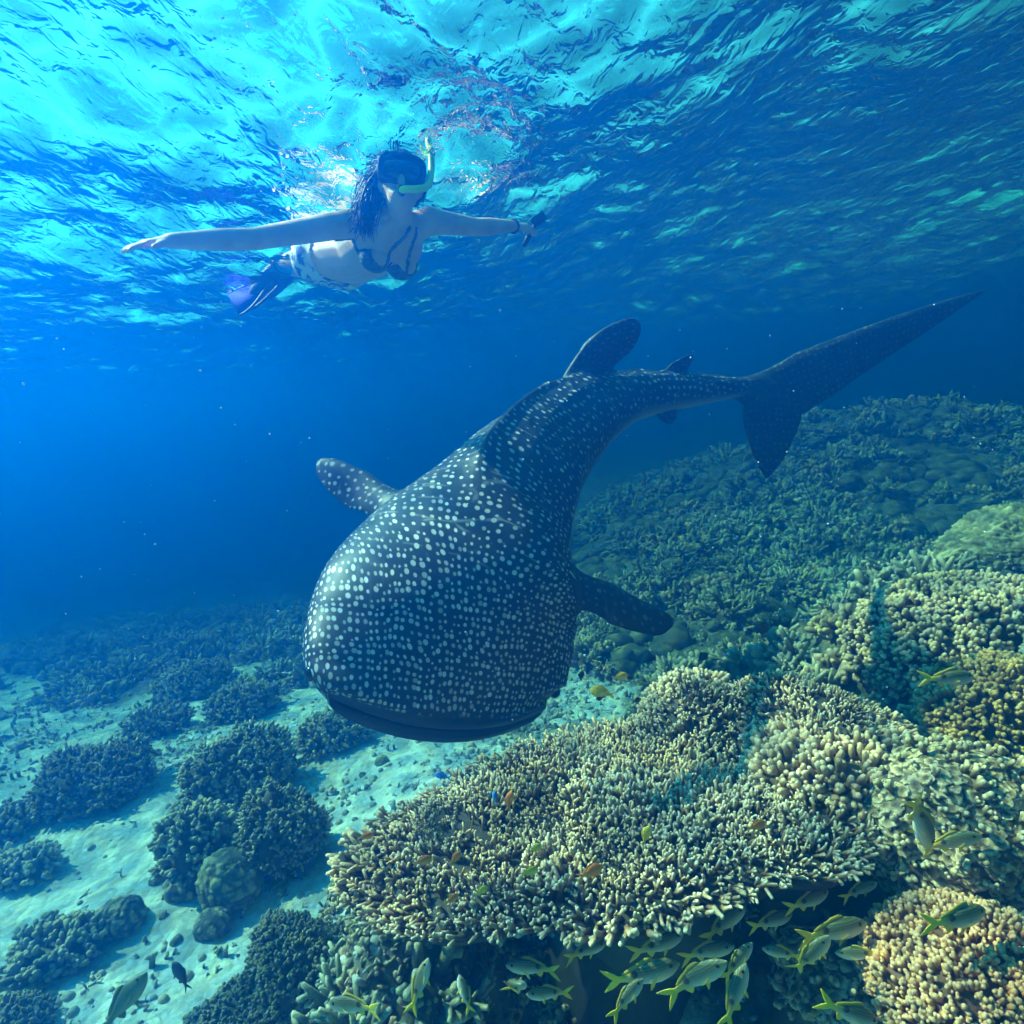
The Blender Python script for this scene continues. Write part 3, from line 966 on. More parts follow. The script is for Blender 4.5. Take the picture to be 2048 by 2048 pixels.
def mound(name, px, py, d, w, h, label, kind, mat, spacing=0.04, blen=0.05, single=0, seed=0, group=None, depth=None, lump=0.3, freq=1.6, sink=0.35, cat="coral", sit=False):
    """A coral head whose middle sits at photo pixel (px, py), w and h in pixels, at distance d."""
    if sit:                        # stand it on the seabed below it
        d = float(np.clip(ground_hit(px, py + 0.30 * h)[1], d * 0.6, d * 1.7))
    c = P(px, py, d)
    rx, rz = w / FPX * d / 2, h / FPX * d / 2
    ry = depth or rx * 0.85
    root = thing(name, (c[0], c[1], c[2] - rz), label, cat, group)
    V, F, n = dome(rx, ry, rz, lump, freq, seed, ICO4 if kind != 'knob' else ICO5)
    if kind == 'knob':          # massive coral: small rounded knobs all over
        U = unit(V)
        cell = np.abs(vnoise(U * (rx / spacing), seed + 3)) + 0.5 * np.abs(vnoise(U * (2.1 * rx / spacing), seed + 4))
        V = V * (1 + 0.10 * (cell - 0.4))[:, None]
        tipv = smooth(0.15, 0.9, cell)
    else:
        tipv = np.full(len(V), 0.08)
    if kind != 'knob':
        V = V * (1 + 0.05 * fbm(unit(V) * 14, 3, seed + 5) - 0.02)[:, None]
    V = V + c
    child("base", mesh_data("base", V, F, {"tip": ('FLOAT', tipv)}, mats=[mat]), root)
    gz = float(ground(c[0], c[1]))
    if c[2] - rz * 0.8 > gz:       # reef rock under a head that grows above the seabed
        ph_ = np.array([[c[0], c[1] + 0.3 * ry, gz - 0.15], [c[0], c[1] + 0.2 * ry, (gz + c[2]) / 2], [c[0], c[1], c[2] - 0.25 * rz]])
        pv2, pf2 = tube(catmull(ph_, 14), np.linspace(1.05, 0.8, 14) * rx, 28)
        pv2 = pv2 + unit(pv2 - c) * (0.16 * rx * fbm(pv2 * 7, 4, seed + 8))[:, None]
        child("base_rock", mesh_data("base_rock", pv2, pf2, {"tip": ('FLOAT', smooth(-0.5, 0.6, fbm(pv2 * 20, 3, seed)))}, mats=[M_ROCKY]), root)
    if kind == 'knob':
        return root
    g = np.random.default_rng(seed + 50)
    area = 2 * np.pi * ((rx * ry) ** 1.6 / 3 + (rx * rz) ** 1.6 / 3 + (ry * rz) ** 1.6 / 3) ** (1 / 1.6)
    cnt = int(area * 1.35 / spacing ** 2)
    i = np.arange(cnt) + 0.5
    zz = 1 - i / cnt * 1.35
    ph = i * 2.399963 + g.uniform(0, 0.5, cnt)
    zz = zz + g.uniform(-1, 1, cnt) * 0.6 / math.sqrt(cnt)
    zz = np.clip(zz, -0.35, 0.999)
    s = np.sqrt(1 - zz ** 2)
    U = np.stack([s * np.cos(ph), s * np.sin(ph), zz], -1)
    kk = 1 + lump * fbm(U * freq, 3, seed)
    S3 = np.array([rx, ry, rz])
    pos = U * kk[:, None] * S3 + c - unit(U) * 0.006
    e = 0.06
    T1 = unit(np.cross(U, [0.3, 0.5, 0.9]))
    T2 = np.cross(U, T1)
    f1 = unit(U + T1 * e)
    f2 = unit(U + T2 * e)
    q0 = U * kk[:, None] * S3
    q1 = f1 * (1 + lump * fbm(f1 * freq, 3, seed))[:, None] * S3
    q2 = f2 * (1 + lump * fbm(f2 * freq, 3, seed))[:, None] * S3
    nor = unit(np.cross(q1 - q0, q2 - q0))
    nor = nor * np.sign((nor * U).sum(1))[:, None]
    nor = unit(nor + np.array([0, 0, 0.5]) + g.normal(0, 0.22, nor.shape))
    var = {'finger': FING, 'stub': STUB, 'twig': BUSH, 'flake': FLAKE + STUB[:1], 'stag': STAG}[kind]
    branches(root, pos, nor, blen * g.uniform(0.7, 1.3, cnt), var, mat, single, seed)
    return root

# finger coral heads growing on and behind the table, and up the slope on the right
mound("finger_coral", 836, 772, 1.80, 178, 84, "tall tan finger coral head rising from the right end of the coral table", 'finger', M_FINGER, 0.0155, 0.044, 120, 11, "finger coral heads")
mound("finger_coral", 690, 712, 2.20, 80, 62, "small pale finger coral knoll on the rear rim of the coral table", 'finger', M_TABLE, 0.017, 0.042, 60, 12, "finger coral heads")
mound("knobbed_coral", 965, 648, 2.35, 185, 126, "knobbed pale brown coral head highest on the right reef", 'stub', M_PALE, 0.018, 0.038, 100, 13, "knobbed coral heads")
mound("knobbed_coral", 1000, 715, 1.95, 130, 110, "mustard brown knobbed coral at the right edge above the flaky mound", 'stub', M_YELLOW, 0.0155, 0.03, 60, 14, "knobbed coral heads")
mound("flaky_coral", 950, 842, 1.55, 170, 190, "large pale flaky coral mound right of the coral table", 'flake', M_PALE, 0.0155, 0.030, 120, 15, "flaky coral heads", lump=0.22)
mound("knobbed_coral", 975, 985, 1.28, 190, 130, "orange tinted knobbed coral in the lower right corner", 'stub', M_ORANGE, 0.011, 0.022, 100, 16, "knobbed coral heads", lump=0.22)
mound("flaky_coral", 860, 985, 1.45, 150, 80, "low pale rubbly coral under the school of snappers", 'flake', M_PALE, 0.019, 0.036, 60, 17, "flaky coral heads")
mound("reef_boulder", 1008, 556, 3.0, 130, 90, "smooth green algae covered boulder at the right edge of the reef", 'knob', M_MASSIVE, 0.022, 0, 0, 18, cat="boulder")
# coral heads on the sand to the left
mound("bushy_coral", 92, 780, 3.55, 96, 54, "wide dark coral head on the sand near the left edge", 'twig', M_DARK, 0.026, 0.05, 0, 21, "coral heads on the sand", lump=0.62, freq=2.3, sit=True)
mound("bushy_coral", 237, 776, 3.30, 90, 68, "dense grey green bushy coral left of the shark's mouth", 'twig', M_BUSH, 0.026, 0.05, 0, 22, "coral heads on the sand", lump=0.5, freq=2.2, sit=True)
mound("bushy_coral", 200, 844, 2.85, 74, 74, "knobbly green coral head behind the round green boulder coral", 'stub', M_BUSH, 0.026, 0.045, 0, 23, "coral heads on the sand", lump=0.45, freq=2.0, sit=True)
mound("bushy_coral", 282, 840, 2.75, 76, 88, "tall dark green coral bush beside the left rim of the coral table", 'twig', M_DARK, 0.022, 0.042, 0, 24, "coral heads on the sand", lump=0.5, freq=2.1, sit=True)
mound("boulder_coral", 231, 882, 2.45, 62, 66, "round yellow green boulder coral with knobby skin", 'knob', M_MASSIVE, 0.03, 0, 0, 25, "boulder corals", lump=0.12, sit=True)
mound("boulder_coral", 213, 925, 2.35, 36, 30, "small dark lump at the foot of the round green boulder coral", 'knob', M_DARK, 0.03, 0, 0, 26, "boulder corals", lump=0.12, sit=True)
mound("boulder_coral", 120, 917, 2.55, 46, 38, "small dark round coral alone on bright sand", 'knob', M_DARK, 0.03, 0, 0, 27, "boulder corals", lump=0.1, sit=True)
mound("boulder_coral", 184, 886, 2.65, 36, 30, "dark rounded lump tucked left of the green boulder coral", 'knob', M_DARK, 0.03, 0, 0, 28, "boulder corals", lump=0.12, sit=True)
mound("bushy_coral", 56, 952, 2.15, 72, 36, "low dark ragged coral patch in the lower left sand", 'stub', M_DARK, 0.024, 0.05, 0, 29, "coral heads on the sand", lump=0.5, sit=True)
mound("bushy_coral", 26, 868, 2.9, 52, 20, "low grey green coral patch at the left edge", 'stub', M_BUSH, 0.026, 0.05, 0, 30, "coral heads on the sand", lump=0.4, sit=True)
mound("bushy_coral", 6, 826, 3.2, 50, 26, "dark coral patch cut by the left edge of the picture", 'stub', M_DARK, 0.026, 0.05, 0, 31, "coral heads on the sand", lump=0.4, sit=True)
mound("bushy_coral", 160, 724, 4.4, 52, 22, "flat dark coral behind the wide dark coral head", 'twig', M_DARK, 0.035, 0.06, 0, 32, "coral heads on the sand", lump=0.4, sit=True)
mound("bushy_coral", 195, 684, 5.0, 66, 32, "hazy green coral mound far back on the sand", 'twig', M_BUSH, 0.035, 0.06, 0, 33, "coral heads on the sand", lump=0.4, sit=True)
mound("bushy_coral", 243, 704, 4.5, 60, 34, "hazy coral mound close to the shark's chin", 'twig', M_BUSH, 0.035, 0.06, 0, 34, "coral heads on the sand", lump=0.4, sit=True)
mound("bushy_coral", 335, 735, 3.6, 60, 34, "small coral clump on pale sand just below the shark's chin", 'twig', M_BUSH, 0.03, 0.06, 0, 35, "coral heads on the sand", lump=0.4, sit=True)
mound("reef_rock", 300, 978, 1.85, 112, 120, "dark green algae covered rock in the foreground left of the table", 'stub', M_ROCKY, 0.014, 0.022, 0, 36, cat="rock", lump=0.35, sit=True)
mound("reef_rock", 235, 1034, 1.75, 100, 60, "brown green weedy rock at the bottom edge beside the sand", 'stub', M_ROCKY, 0.014, 0.022, 0, 37, cat="rock", lump=0.35, sit=True)
mound("reef_rock", 10, 1026, 1.9, 66, 40, "mossy rock in the bottom left corner", 'stub', M_ROCKY, 0.014, 0.022, 0, 38, cat="rock", lump=0.35, sit=True)

# --- coral growth that covers the reef slope, and rubble on the sand
def clump(seed, n, variants, spread, blen):
    g = np.random.default_rng(seed)
    U = unit(g.normal(size=(n, 3)) + np.array([0, 0, 0.6]))
    U[:, 2] = np.abs(U[:, 2])
    b = plant(U * np.array([spread, spread, spread * 0.5]), unit(U + [0, 0, 0.3]), blen * g.uniform(0.6, 1.3, n), variants, seed)
    V, F = ICO1
    k = 1 + 0.3 * fbm(V * 2, 2, seed)
    b.add(V * k[:, None] * np.array([spread, spread, spread * 0.5]) * 1.02, F, tip=0.15)
    V, F = b.arrays()
    return V, F, np.concatenate(b.A["tip"])

def scatter(n, box, keep, seed, dmax=13.0):
    g = np.random.default_rng(seed)
    x = g.uniform(box[0], box[1], n)
    y = g.uniform(box[2], box[3], n)
    p = np.stack([x, y, ground(x, y)], -1)
    vis, d = visible(p, 260)
    m = vis & (d < dmax) & (g.random(n) < keep(x, y))
    return p[m]

CL = [clump(500 + i, 16, STUB, 0.55, 0.55) for i in range(3)] + [clump(510 + i, 20, TWIG, 0.5, 0.8) for i in range(3)]
KN = []
for i in range(4):
    V, F = ICO2
    k = 1 + 0.35 * fbm(V * 1.6, 3, 900 + i)
    KN.append((V * k[:, None] * np.array([1, 1, 0.6]), F, smooth(-0.4, 0.5, fbm(V * 4, 2, 910 + i))))
def ground_normal(p):
    e = 0.05
    a = -(ground(p[:, 0] + e, p[:, 1]) - ground(p[:, 0] - e, p[:, 1])) / (2 * e)
    b = -(ground(p[:, 0], p[:, 1] + e) - ground(p[:, 0], p[:, 1] - e)) / (2 * e)
    return unit(np.stack([a, b, np.ones(len(p))], -1))
pr = scatter(17000, (-9, 9, 1.1, 12), lambda x, y: smooth(0.45, 0.75, reefness(x, y)) * (0.35 + 0.5 * smooth(-0.1, 0.3, fbm(np.stack([x, y], -1) * 1.5, 2, 66))) * 0.95, 71)
sz = np.random.default_rng(3).uniform(0.05, 0.17, len(pr)) * (0.6 + 0.12 * np.minimum(pr[:, 1], 7))
NN = unit(ground_normal(pr) + [0, 0, 0.5])
third = np.clip(np.floor((fbm(pr[:, :2] * 1.1, 3, 88) * 1.9 + 0.5 + np.random.default_rng(4).normal(0, 0.16, len(pr))) * 4), 0, 3).astype(int)
third = np.where((third == 3) & (visible(pr)[1] < 3.4), 0, third)      # smooth lumps only far off
for q, (mt, var, nm) in enumerate(((M_BUSH, CL, "bushy growth"), (M_PALE, CL[:3], "pale stubby growth"), (M_DARK, CL[3:], "dark growth"), (M_ROCKY, KN, "lumpy growth"))):
    s = third == q
    b = plant(pr[s], NN[s], sz[s] * (0.8 if var is KN else 1), var, 80 + q)
    link("reef_coral_growth", b.mesh("reef_coral_growth", [mt]), kind="stuff", label=nm + " of small corals covering the reef slope", category="coral growth")
rb = scatter(60000, (-5, 5, 1.0, 7), lambda x, y: 0.05 + 0.55 * smooth(0.0, 0.35, fbm(np.stack([x, y], -1) * 1.6, 3, 55)) + 0.7 * np.exp(-((x - 0.1) / 0.7) ** 2 - ((y - 3.0) / 0.9) ** 2), 72, 7.0)
g_ = np.random.default_rng(9)
b = plant(rb, unit(g_.normal(0, 1, rb.shape) + [0, 0, 0.4]), g_.uniform(0.015, 0.055, len(rb)) * g_.uniform(0.5, 1.2, len(rb)), [STUB[0], STUB[1], STAG[0], STAG[3]] + [(v * 0.45, f, t) for v, f, t in [(*ICO1, np.full(len(ICO1[0]), 0.5))] * 3], 91)
link("coral_rubble", b.mesh("coral_rubble", [M_RUBBLE]), kind="stuff", label="bleached broken coral rubble strewn over the sand", category="rubble")
rb = scatter(30000, (-6, 3, 1.0, 8), lambda x, y: 0.02 + 0.30 * smooth(0.05, 0.30, fbm(np.stack([x, y], -1) * 1.3 + 9, 3, 57)), 73, 8.0)
foot = scatter(5200, (-1.0, 0.25, 1.05, 2.3), lambda x, y: 0.75 + 0 * x, 74, 4.0)
b = plant(foot, unit(g_.normal(0, 0.7, foot.shape) + [0, 0, 0.9]), g_.uniform(0.018, 0.05, len(foot)), FLAKE + STUB[:3] + STAG[:2], 93)
link("coral_rubble", b.mesh("coral_rubble", [M_PALE]), kind="stuff", label="pale broken coral pieces piled at the left foot of the coral table", category="rubble")
b = plant(rb, unit(g_.normal(0, 0.6, rb.shape) + [0, 0, 1.0]), g_.uniform(0.015, 0.05, len(rb)) * g_.uniform(0.5, 1.2, len(rb)), STUB[:4] + KN[:1], 92)
link("weedy_rubble", b.mesh("weedy_rubble", [M_BUSH]), kind="stuff", label="dark weedy rubble and small coral tufts dotted over the sand", category="rubble")

# ------------------------------------------------------------------ the snorkeller
def capsule(p0, r0_, p1, r1_, seg=14, n=6):
    p0, p1 = np.asarray(p0, float), np.asarray(p1, float)
    L = np.linalg.norm(p1 - p0)
    d = (p1 - p0) / max(L, 1e-6)
    a = np.linspace(-np.pi / 2, 0, n)[1:]
    t = np.concatenate([np.sin(a) * r0_, [L * 0.33, L * 0.66], L + np.sin(-a[::-1]) * r1_])
    r = np.concatenate([np.cos(a) * r0_, [r0_ + (r1_ - r0_) * 0.33, r0_ + (r1_ - r0_) * 0.66], np.cos(a[::-1]) * r1_])
    path = p0 + d * t[:, None]
    x = unit(np.cross(d, [0.31, 0.83, 0.47]))
    y = np.cross(d, x)
    th_ = np.linspace(0, 2 * np.pi, seg, endpoint=False)
    ring = path[:, None] + r[:, None, None] * (np.cos(th_)[None, :, None] * x + np.sin(th_)[None, :, None] * y)
    m = len(path)
    V = np.concatenate([ring.reshape(-1, 3), [p0 - d * r0_], [p1 + d * r1_]])
    F = quads_to_tris(grid_faces(m, seg, True))
    q = np.arange(seg)
    F = np.concatenate([F, np.stack([np.full(seg, m * seg), q, (q + 1) % seg], -1), np.stack([np.full(seg, m * seg + 1), (m - 1) * seg + (q + 1) % seg, (m - 1) * seg + q], -1)])
    return V, F

def ellipsoid(c, ax, rr):
    V, F = ICO3
    return c + V @ (np.array(ax) * np.array(rr)[:, None]), F

bag = Bag()
def limb(*st):
    for (a, ra), (b, rb_) in zip(st[:-1], st[1:]):
        bag.add(*capsule(a, ra, b, rb_))

hc = P(401, 184, 2.30)                                   # head
hF = unit(-fwd * 0.93 - up * 0.16 + right * 0.20)        # where the face looks
hU = unit(up - hF * (up @ hF))
hU = unit(hU + right * 0.06)
hR = unit(np.cross(hU, -hF))
hR = hR * np.sign(hR @ right)
bag.add(*ellipsoid(hc, (hR, hF, hU), (0.074, 0.092, 0.104)))
bag.add(*ellipsoid(hc + hF * 0.035 - hU * 0.055, (hR, hF, hU), (0.052, 0.058, 0.062)))     # jaw
bag.add(*capsule(hc + hF * 0.085 + hU * 0.005, 0.012, hc + hF * 0.100 - hU * 0.028, 0.016))  # nose
bag.add(*capsule(hc + hF * 0.088 - hU * 0.060 - hR * 0.02, 0.011, hc + hF * 0.088 - hU * 0.060 + hR * 0.02, 0.011))  # lips
for s in (-1, 1):
    bag.add(*ellipsoid(hc + hR * s * 0.076 - hU * 0.01, (hR, hF, hU), (0.012, 0.022, 0.032)))
T0, T1, T2, T3 = P(398, 226, 2.43), P(389, 242, 2.50), P(362, 257, 2.63), P(330, 264, 2.77)
axis_ = unit(T1 - T3)
ven = unit(np.array([0.12, -0.25, -1.0]))
ven = unit(ven - axis_ * (ven @ axis_))
lat = np.cross(axis_, ven)
lat = lat * np.sign(lat @ right)
limb((hc - hU * 0.06 - hF * 0.015, 0.050), (T0 + ven * 0.0, 0.056))
for s in (-1, 1):
    limb((T0 + lat * s * 0.06, 0.068), (T1 + lat * s * 0.065, 0.092), (T2 + lat * s * 0.045, 0.082), (T3 + lat * s * 0.07, 0.098))
limb((T0, 0.075), (T1, 0.098), (T2, 0.088), (T3, 0.10))
bust = [T1 + ven * 0.075 + lat * s * 0.068 - axis_ * 0.005 for s in (-1, 1)]
for b in bust:
    bag.add(*ellipsoid(b, (lat, axis_, ven), (0.062, 0.062, 0.058)))
SL, SR = P(360, 222, 2.40), P(430, 221, 2.47)
limb((T0 - lat * 0.05, 0.060), (SL, 0.058))
limb((T0 + lat * 0.05, 0.060), (SR, 0.056))
EL, WL = P(254, 239, 2.16), P(170, 241, 1.99)
ER, WR = P(474, 227, 2.64), P(513, 226, 2.86)
limb((SL, 0.056), (SL + (EL - SL) * 0.45, 0.048), (EL, 0.038), (EL + (WL - EL) * 0.4, 0.038), (WL, 0.025))
limb((SR, 0.054), (SR + (ER - SR) * 0.45, 0.046), (ER, 0.038), (ER + (WR - ER) * 0.4, 0.038), (WR, 0.025))

def hand(w, d, n, side, curl, holds=False):
    """Palm and five fingers: d along the hand, n out of the back of the hand, side towards the thumb."""
    d, n = unit(d), unit(n - unit(d) * (n @ unit(d)))
    s = unit(side - d * (side @ d) - n * (side @ n))
    for k in (-1, 0, 1):
        bag.add(*capsule(w + s * 0.010 * k, 0.019, w + d * 0.075 + s * 0.025 * k, 0.0145))
    for k, (off, ln) in enumerate(((0.030, 0.070), (0.0105, 0.078), (-0.0105, 0.073), (-0.030, 0.058))):
        p = w + d * 0.080 + s * off
        dirv = d + s * off * 3.0
        for q, f in enumerate((0.45, 0.32, 0.23)):
            dirv = unit(dirv - n * curl * (0.25 + q * 0.55))
            e = p + dirv * ln * f
            bag.add(*capsule(p, 0.0098 - q * 0.0007, e, 0.0092 - q * 0.0009, 10, 4))
            p = e
    p = w + d * 0.022 + s * 0.026
    dirv = unit(d * 0.75 + s * 0.75 - n * curl * 0.4)
    for q, f in enumerate((0.042, 0.030)):
        e = p + dirv * f
        bag.add(*capsule(p, 0.0125 - q * 0.0015, e, 0.011 - q * 0.001, 10, 4))
        p = e
        dirv = unit(dirv + d * 0.5 - n * curl * 0.6)
hand(WL, P(138, 245, 1.93) - WL, up * 0.9 + -fwd * 0.4, -fwd * 0.8 + up * 0.5, 0.22)
hand(WR, P(535, 227, 2.98) - WR, up * 0.8 - fwd * 0.5, -fwd * 0.8 - up * 0.6, 0.75)
KL, KR = P(303, 260, 3.02), P(306, 266, 3.06)
AL, AR = P(283, 262, 3.20), P(291, 270, 3.26)
for s, kn, an, hw_ in ((-1, KL, AL, 0.085), (1, KR, AR, 0.085)):
    h0 = T3 + lat * s * hw_
    limb((h0, 0.095), (h0 + (kn - h0) * 0.5, 0.074), (kn, 0.052), (kn + (an - kn) * 0.35, 0.052), (an, 0.034))
FD = unit(P(247, 303, 3.26) - AL)
FDR = unit(P(262, 300, 3.42) - AR)
for an, fd in ((AL, FD), (AR, FDR)):
    limb((an, 0.036), (an + fd * 0.13, 0.030), (an + fd * 0.20, 0.020))
V, F = bag.arrays()
tmp = link("person", mesh_data("person", V, F))
fix_normals(tmp.data)
md = tmp.modifiers.new("r", 'REMESH')
md.mode = 'VOXEL'
md.voxel_size = 0.0062
md.use_smooth_shade = True
md = tmp.modifiers.new("s", 'SMOOTH')
md.factor = 0.5
md.iterations = 5
dg = bpy.context.evaluated_depsgraph_get()
pme = bpy.data.meshes.new_from_object(tmp.evaluated_get(dg))
bpy.data.objects.remove(tmp)
sk = Mat("warm skin")  # bright warm base tone over the whole body, mottled by noise
pos = sk.n("ShaderNodeNewGeometry").outputs["Position"]
nz = sk.noise(14.0, pos, 4.0)
sk.set(sk.ramp(nz, [(0.3, (0.80, 0.44, 0.26)), (0.7, (0.95, 0.60, 0.38))]), 0.5, sk.bump(sk.noise(180.0, pos), 0.08, 0.002), Subsurface_Weight=0.08)
pme.materials.clear()
pme.materials.append(sk.m)
pme.polygons.foreach_set("material_index", np.zeros(len(pme.polygons), np.int32))
pme.polygons.foreach_set("use_smooth", np.ones(len(pme.polygons), bool))
person = link("person", pme, label="snorkeller in bikini with green snorkel floating under the surface, arms spread", category="person")

n_ = len(pme.vertices)
pv_ = np.empty(n_ * 3, np.float32)
pme.vertices.foreach_get("co", pv_)
pv_ = pv_.reshape(-1, 3).astype(float)
pn_ = np.empty(n_ * 3, np.float32)
pme.vertices.foreach_get("normal", pn_)
pn_ = pn_.reshape(-1, 3).astype(float)
pf_ = [tuple(p.vertices) for p in pme.polygons]

def garment(name, mask, off, mat):
    """A cloth shell lifted off the body where mask holds, with its own rim."""
    fs = np.array([f for f in pf_ if len(f) == 4 and all(mask[i] for i in f)])
    if not len(fs):
        return
    us, inv = np.unique(fs, return_inverse=True)
    inv = inv.reshape(fs.shape)
    k = len(us)
    outer, inner = pv_[us] + pn_[us] * off, pv_[us] - pn_[us] * 0.004
    e = np.concatenate([inv[:, [0, 1]], inv[:, [1, 2]], inv[:, [2, 3]], inv[:, [3, 0]]])
    key = np.sort(e, 1)
    u, c = np.unique(key, axis=0, return_counts=True)
    rim = {tuple(q) for q in u[c == 1]}
    re = np.array([q for q in e if tuple(sorted(q)) in rim])
    Q = np.concatenate([inv, np.stack([re[:, 1], re[:, 0], re[:, 0] + k, re[:, 1] + k], -1)])
    link(name, mesh_data(name, np.concatenate([outer, inner]), Q, mats=[mat]), person)

tpar = (pv_ - T3) @ axis_
rad_ = np.linalg.norm((pv_ - T3) - tpar[:, None] * axis_, axis=1)
m_cup = (np.minimum(np.linalg.norm(pv_ - bust[0], axis=1), np.linalg.norm(pv_ - bust[1], axis=1)) < 0.068) & (((pv_ - T1) @ ven) > 0.015) & (((pv_ - bust[0]) @ axis_) < 0.040)
m_strap = (np.minimum(np.abs((pv_ - bust[0]) @ lat - ((pv_ - bust[0]) @ axis_) * 0.30), np.abs((pv_ - bust[1]) @ lat + ((pv_ - bust[1]) @ axis_) * 0.30)) < 0.009) & (((pv_ - bust[0]) @ axis_) > 0.02) & (((pv_ - bust[0]) @ axis_) < 0.16) & (((pv_ - T1) @ ven) > -0.03) & (rad_ < 0.22)
m_band = (np.abs((pv_ - bust[0]) @ axis_ + 0.035) < 0.011) & (np.linalg.norm(pv_ - T1, axis=1) < 0.26) & (rad_ < 0.24)
clothm = Mat("slate bikini cloth")
cpos = clothm.n("ShaderNodeNewGeometry").outputs["Position"]
clothm.set(clothm.ramp(clothm.noise(60.0, cpos), [(0.4, (0.05, 0.08, 0.10)), (0.7, (0.16, 0.22, 0.22))]), 0.8)
garment("bikini_top", m_cup | m_band | m_strap, 0.005, clothm.m)
flow = Mat("white and blue patterned swimwear")
fpos = flow.n("ShaderNodeNewGeometry").outputs["Position"]
flow.set(flow.ramp(flow.noise(22.0, fpos, 3.0, 0.6, 0.8), [(0.42, (0.05, 0.12, 0.42)), (0.50, (0.75, 0.74, 0.70)), (0.75, (0.85, 0.82, 0.74))]), 0.8, flow.bump(flow.noise(40.0, fpos), 0.4, 0.01))
garment("bikini_bottom", (tpar > -0.055) & (tpar < 0.085) & (rad_ < 0.25), 0.006, flow.m)

# hair: a cap over the skull and loose locks
hair_m = plain("black hair", (0.012, 0.011, 0.012), 0.45, 0.3)
hb_ = Bag()
g = np.random.default_rng(8)
loc_ = (pv_ - hc)
hm = (np.linalg.norm(loc_, axis=1) < 0.13) & ((loc_ @ hU > 0.045) | ((loc_ @ hF < 0.012) & (loc_ @ hU > -0.06)))
fs = np.array([f for f in pf_ if len(f) == 4 and all(hm[i] for i in f)])
us, inv = np.unique(fs, return_inverse=True)
capv = pv_[us] + pn_[us] * (0.012 + 0.006 * fbm(pv_[us] * 40, 2, 3))[:, None]
hb_.add(capv, quads_to_tris(inv.reshape(fs.shape)))
for i in range(420):
    a = g.uniform(0, 2 * np.pi)
    st0 = hc + hR * math.cos(a) * 0.07 + hU * (abs(math.sin(a)) * 0.07 + 0.02) - hF * g.uniform(0.0, 0.07)
    if i < 280:      # over the shoulder on the photo's left
        end = P(g.uniform(350, 374), g.uniform(206, 238), g.uniform(2.27, 2.38))
        midp = (st0 + end) / 2 - hR * g.uniform(0.02, 0.05) + hU * g.uniform(0.0, 0.04)
    else:           # drifting up and back towards the surface
        end = st0 - hF * g.uniform(0.08, 0.22) + hU * g.uniform(-0.02, 0.05) + hR * g.uniform(-0.12, 0.06)
        midp = (st0 + end) / 2 + hU * 0.03
    path = catmull(np.array([st0, st0 + (midp - st0) * 0.55 + g.normal(0, 0.008, 3), midp + g.normal(0, 0.006, 3), end + g.normal(0, 0.01, 3)]), 9)
    hb_.add(*tube(path, np.linspace(0.0030, 0.0012, 9) * g.uniform(0.7, 1.3), 5))
link("hair", hb_.mesh("hair", [hair_m]), person)

# mask, strap, snorkel
rub = plain("black mask rubber", (0.010, 0.011, 0.013), 0.4, 0.2)
glm = Mat("dark mask glass")
glm.set((0.015, 0.03, 0.035), 0.05, None, Specular_IOR_Level=0.8)
mc = hc + hF * 0.098 + hU * 0.022
tq = np.linspace(0, 2 * np.pi, 40, endpoint=False)
sup = lambda v, p: np.sign(v) * np.abs(v) ** p
fx, fy = 0.084 * sup(np.cos(tq), 0.6), 0.047 * sup(np.sin(tq), 0.65)
fy = fy - 0.012 * np.exp(-(fx / 0.02) ** 2) * (fy < 0)
def mring(sc, dep, wrapk=0.0):
    return mc + hR * (fx * sc)[:, None] + hU * (fy * sc)[:, None] + hF * (dep - wrapk * (fx / 0.084) ** 2)[:, None]
rings_ = np.array([mring(1.06, -0.05, 0.05), mring(1.08, -0.012, 0.02), mring(1.04, 0.008, 0.006), mring(0.90, 0.008, 0.004), mring(0.88, -0.004, 0.0)])
mask_root = link("mask", mesh_data("mask", rings_.reshape(-1, 3), quads_to_tris(grid_faces(5, 40, True)), mats=[rub]), person)
lensv = np.concatenate([mring(0.90, 0.002), mring(0.90, -0.003), [mc + hF * 0.002], [mc - hF * 0.003]])
q = np.arange(40)
lf = np.concatenate([np.stack([q, (q + 1) % 40, np.full(40, 80)], -1), np.stack([q + 40, (q + 1) % 40 + 40, np.full(40, 81)], -1)[:, ::-1], quads_to_tris(np.stack([q, q + 40, (q + 1) % 40 + 40, (q + 1) % 40], -1))])
link("lens", mesh_data("lens", lensv, lf, mats=[glm.m], smooth_shade=False), mask_root)
sa = np.linspace(-0.5 * np.pi + 0.3, 1.5 * np.pi - 0.3, 28)
strap_p = hc + hU * 0.022 + hR * (np.cos(sa) * 0.098)[:, None] - hF * (np.sin(sa) * 0.112)[:, None]
link("strap", mesh_data("strap", *tube(strap_p, 0.012, 8, 0.35), mats=[rub]), mask_root)
grn = Mat("fluorescent green plastic")
grn.set((0.75, 1.0, 0.0), 0.35, None, Specular_IOR_Level=0.5)
mouth_p = hc + hF * 0.098 - hU * 0.058
sp_ = np.array([mouth_p, mouth_p + hF * 0.03 + hR * 0.015, mouth_p + hF * 0.035 + hR * 0.055 + hU * 0.005, mouth_p + hF * 0.0 + hR * 0.096 + hU * 0.035,
                hc + hR * 0.108 + hF * 0.05 + hU * 0.05, hc + hR * 0.104 + hF * 0.02 + hU * 0.12, hc + hR * 0.098 - hF * 0.01 + hU * 0.15, hc + hR * 0.092 - hF * 0.03 + hU * 0.19])
spath = catmull(sp_, 44)
sn_ = link("snorkel", mesh_data("snorkel", *tube(spath, np.concatenate([np.full(6, 0.013), np.full(38, 0.0125)]), 14), mats=[grn.m]), person)
link("mouthpiece", mesh_data("mouthpiece", *tube(spath[:5], [0.010, 0.019, 0.021, 0.018, 0.015], 12, 0.7), mats=[rub]), sn_)
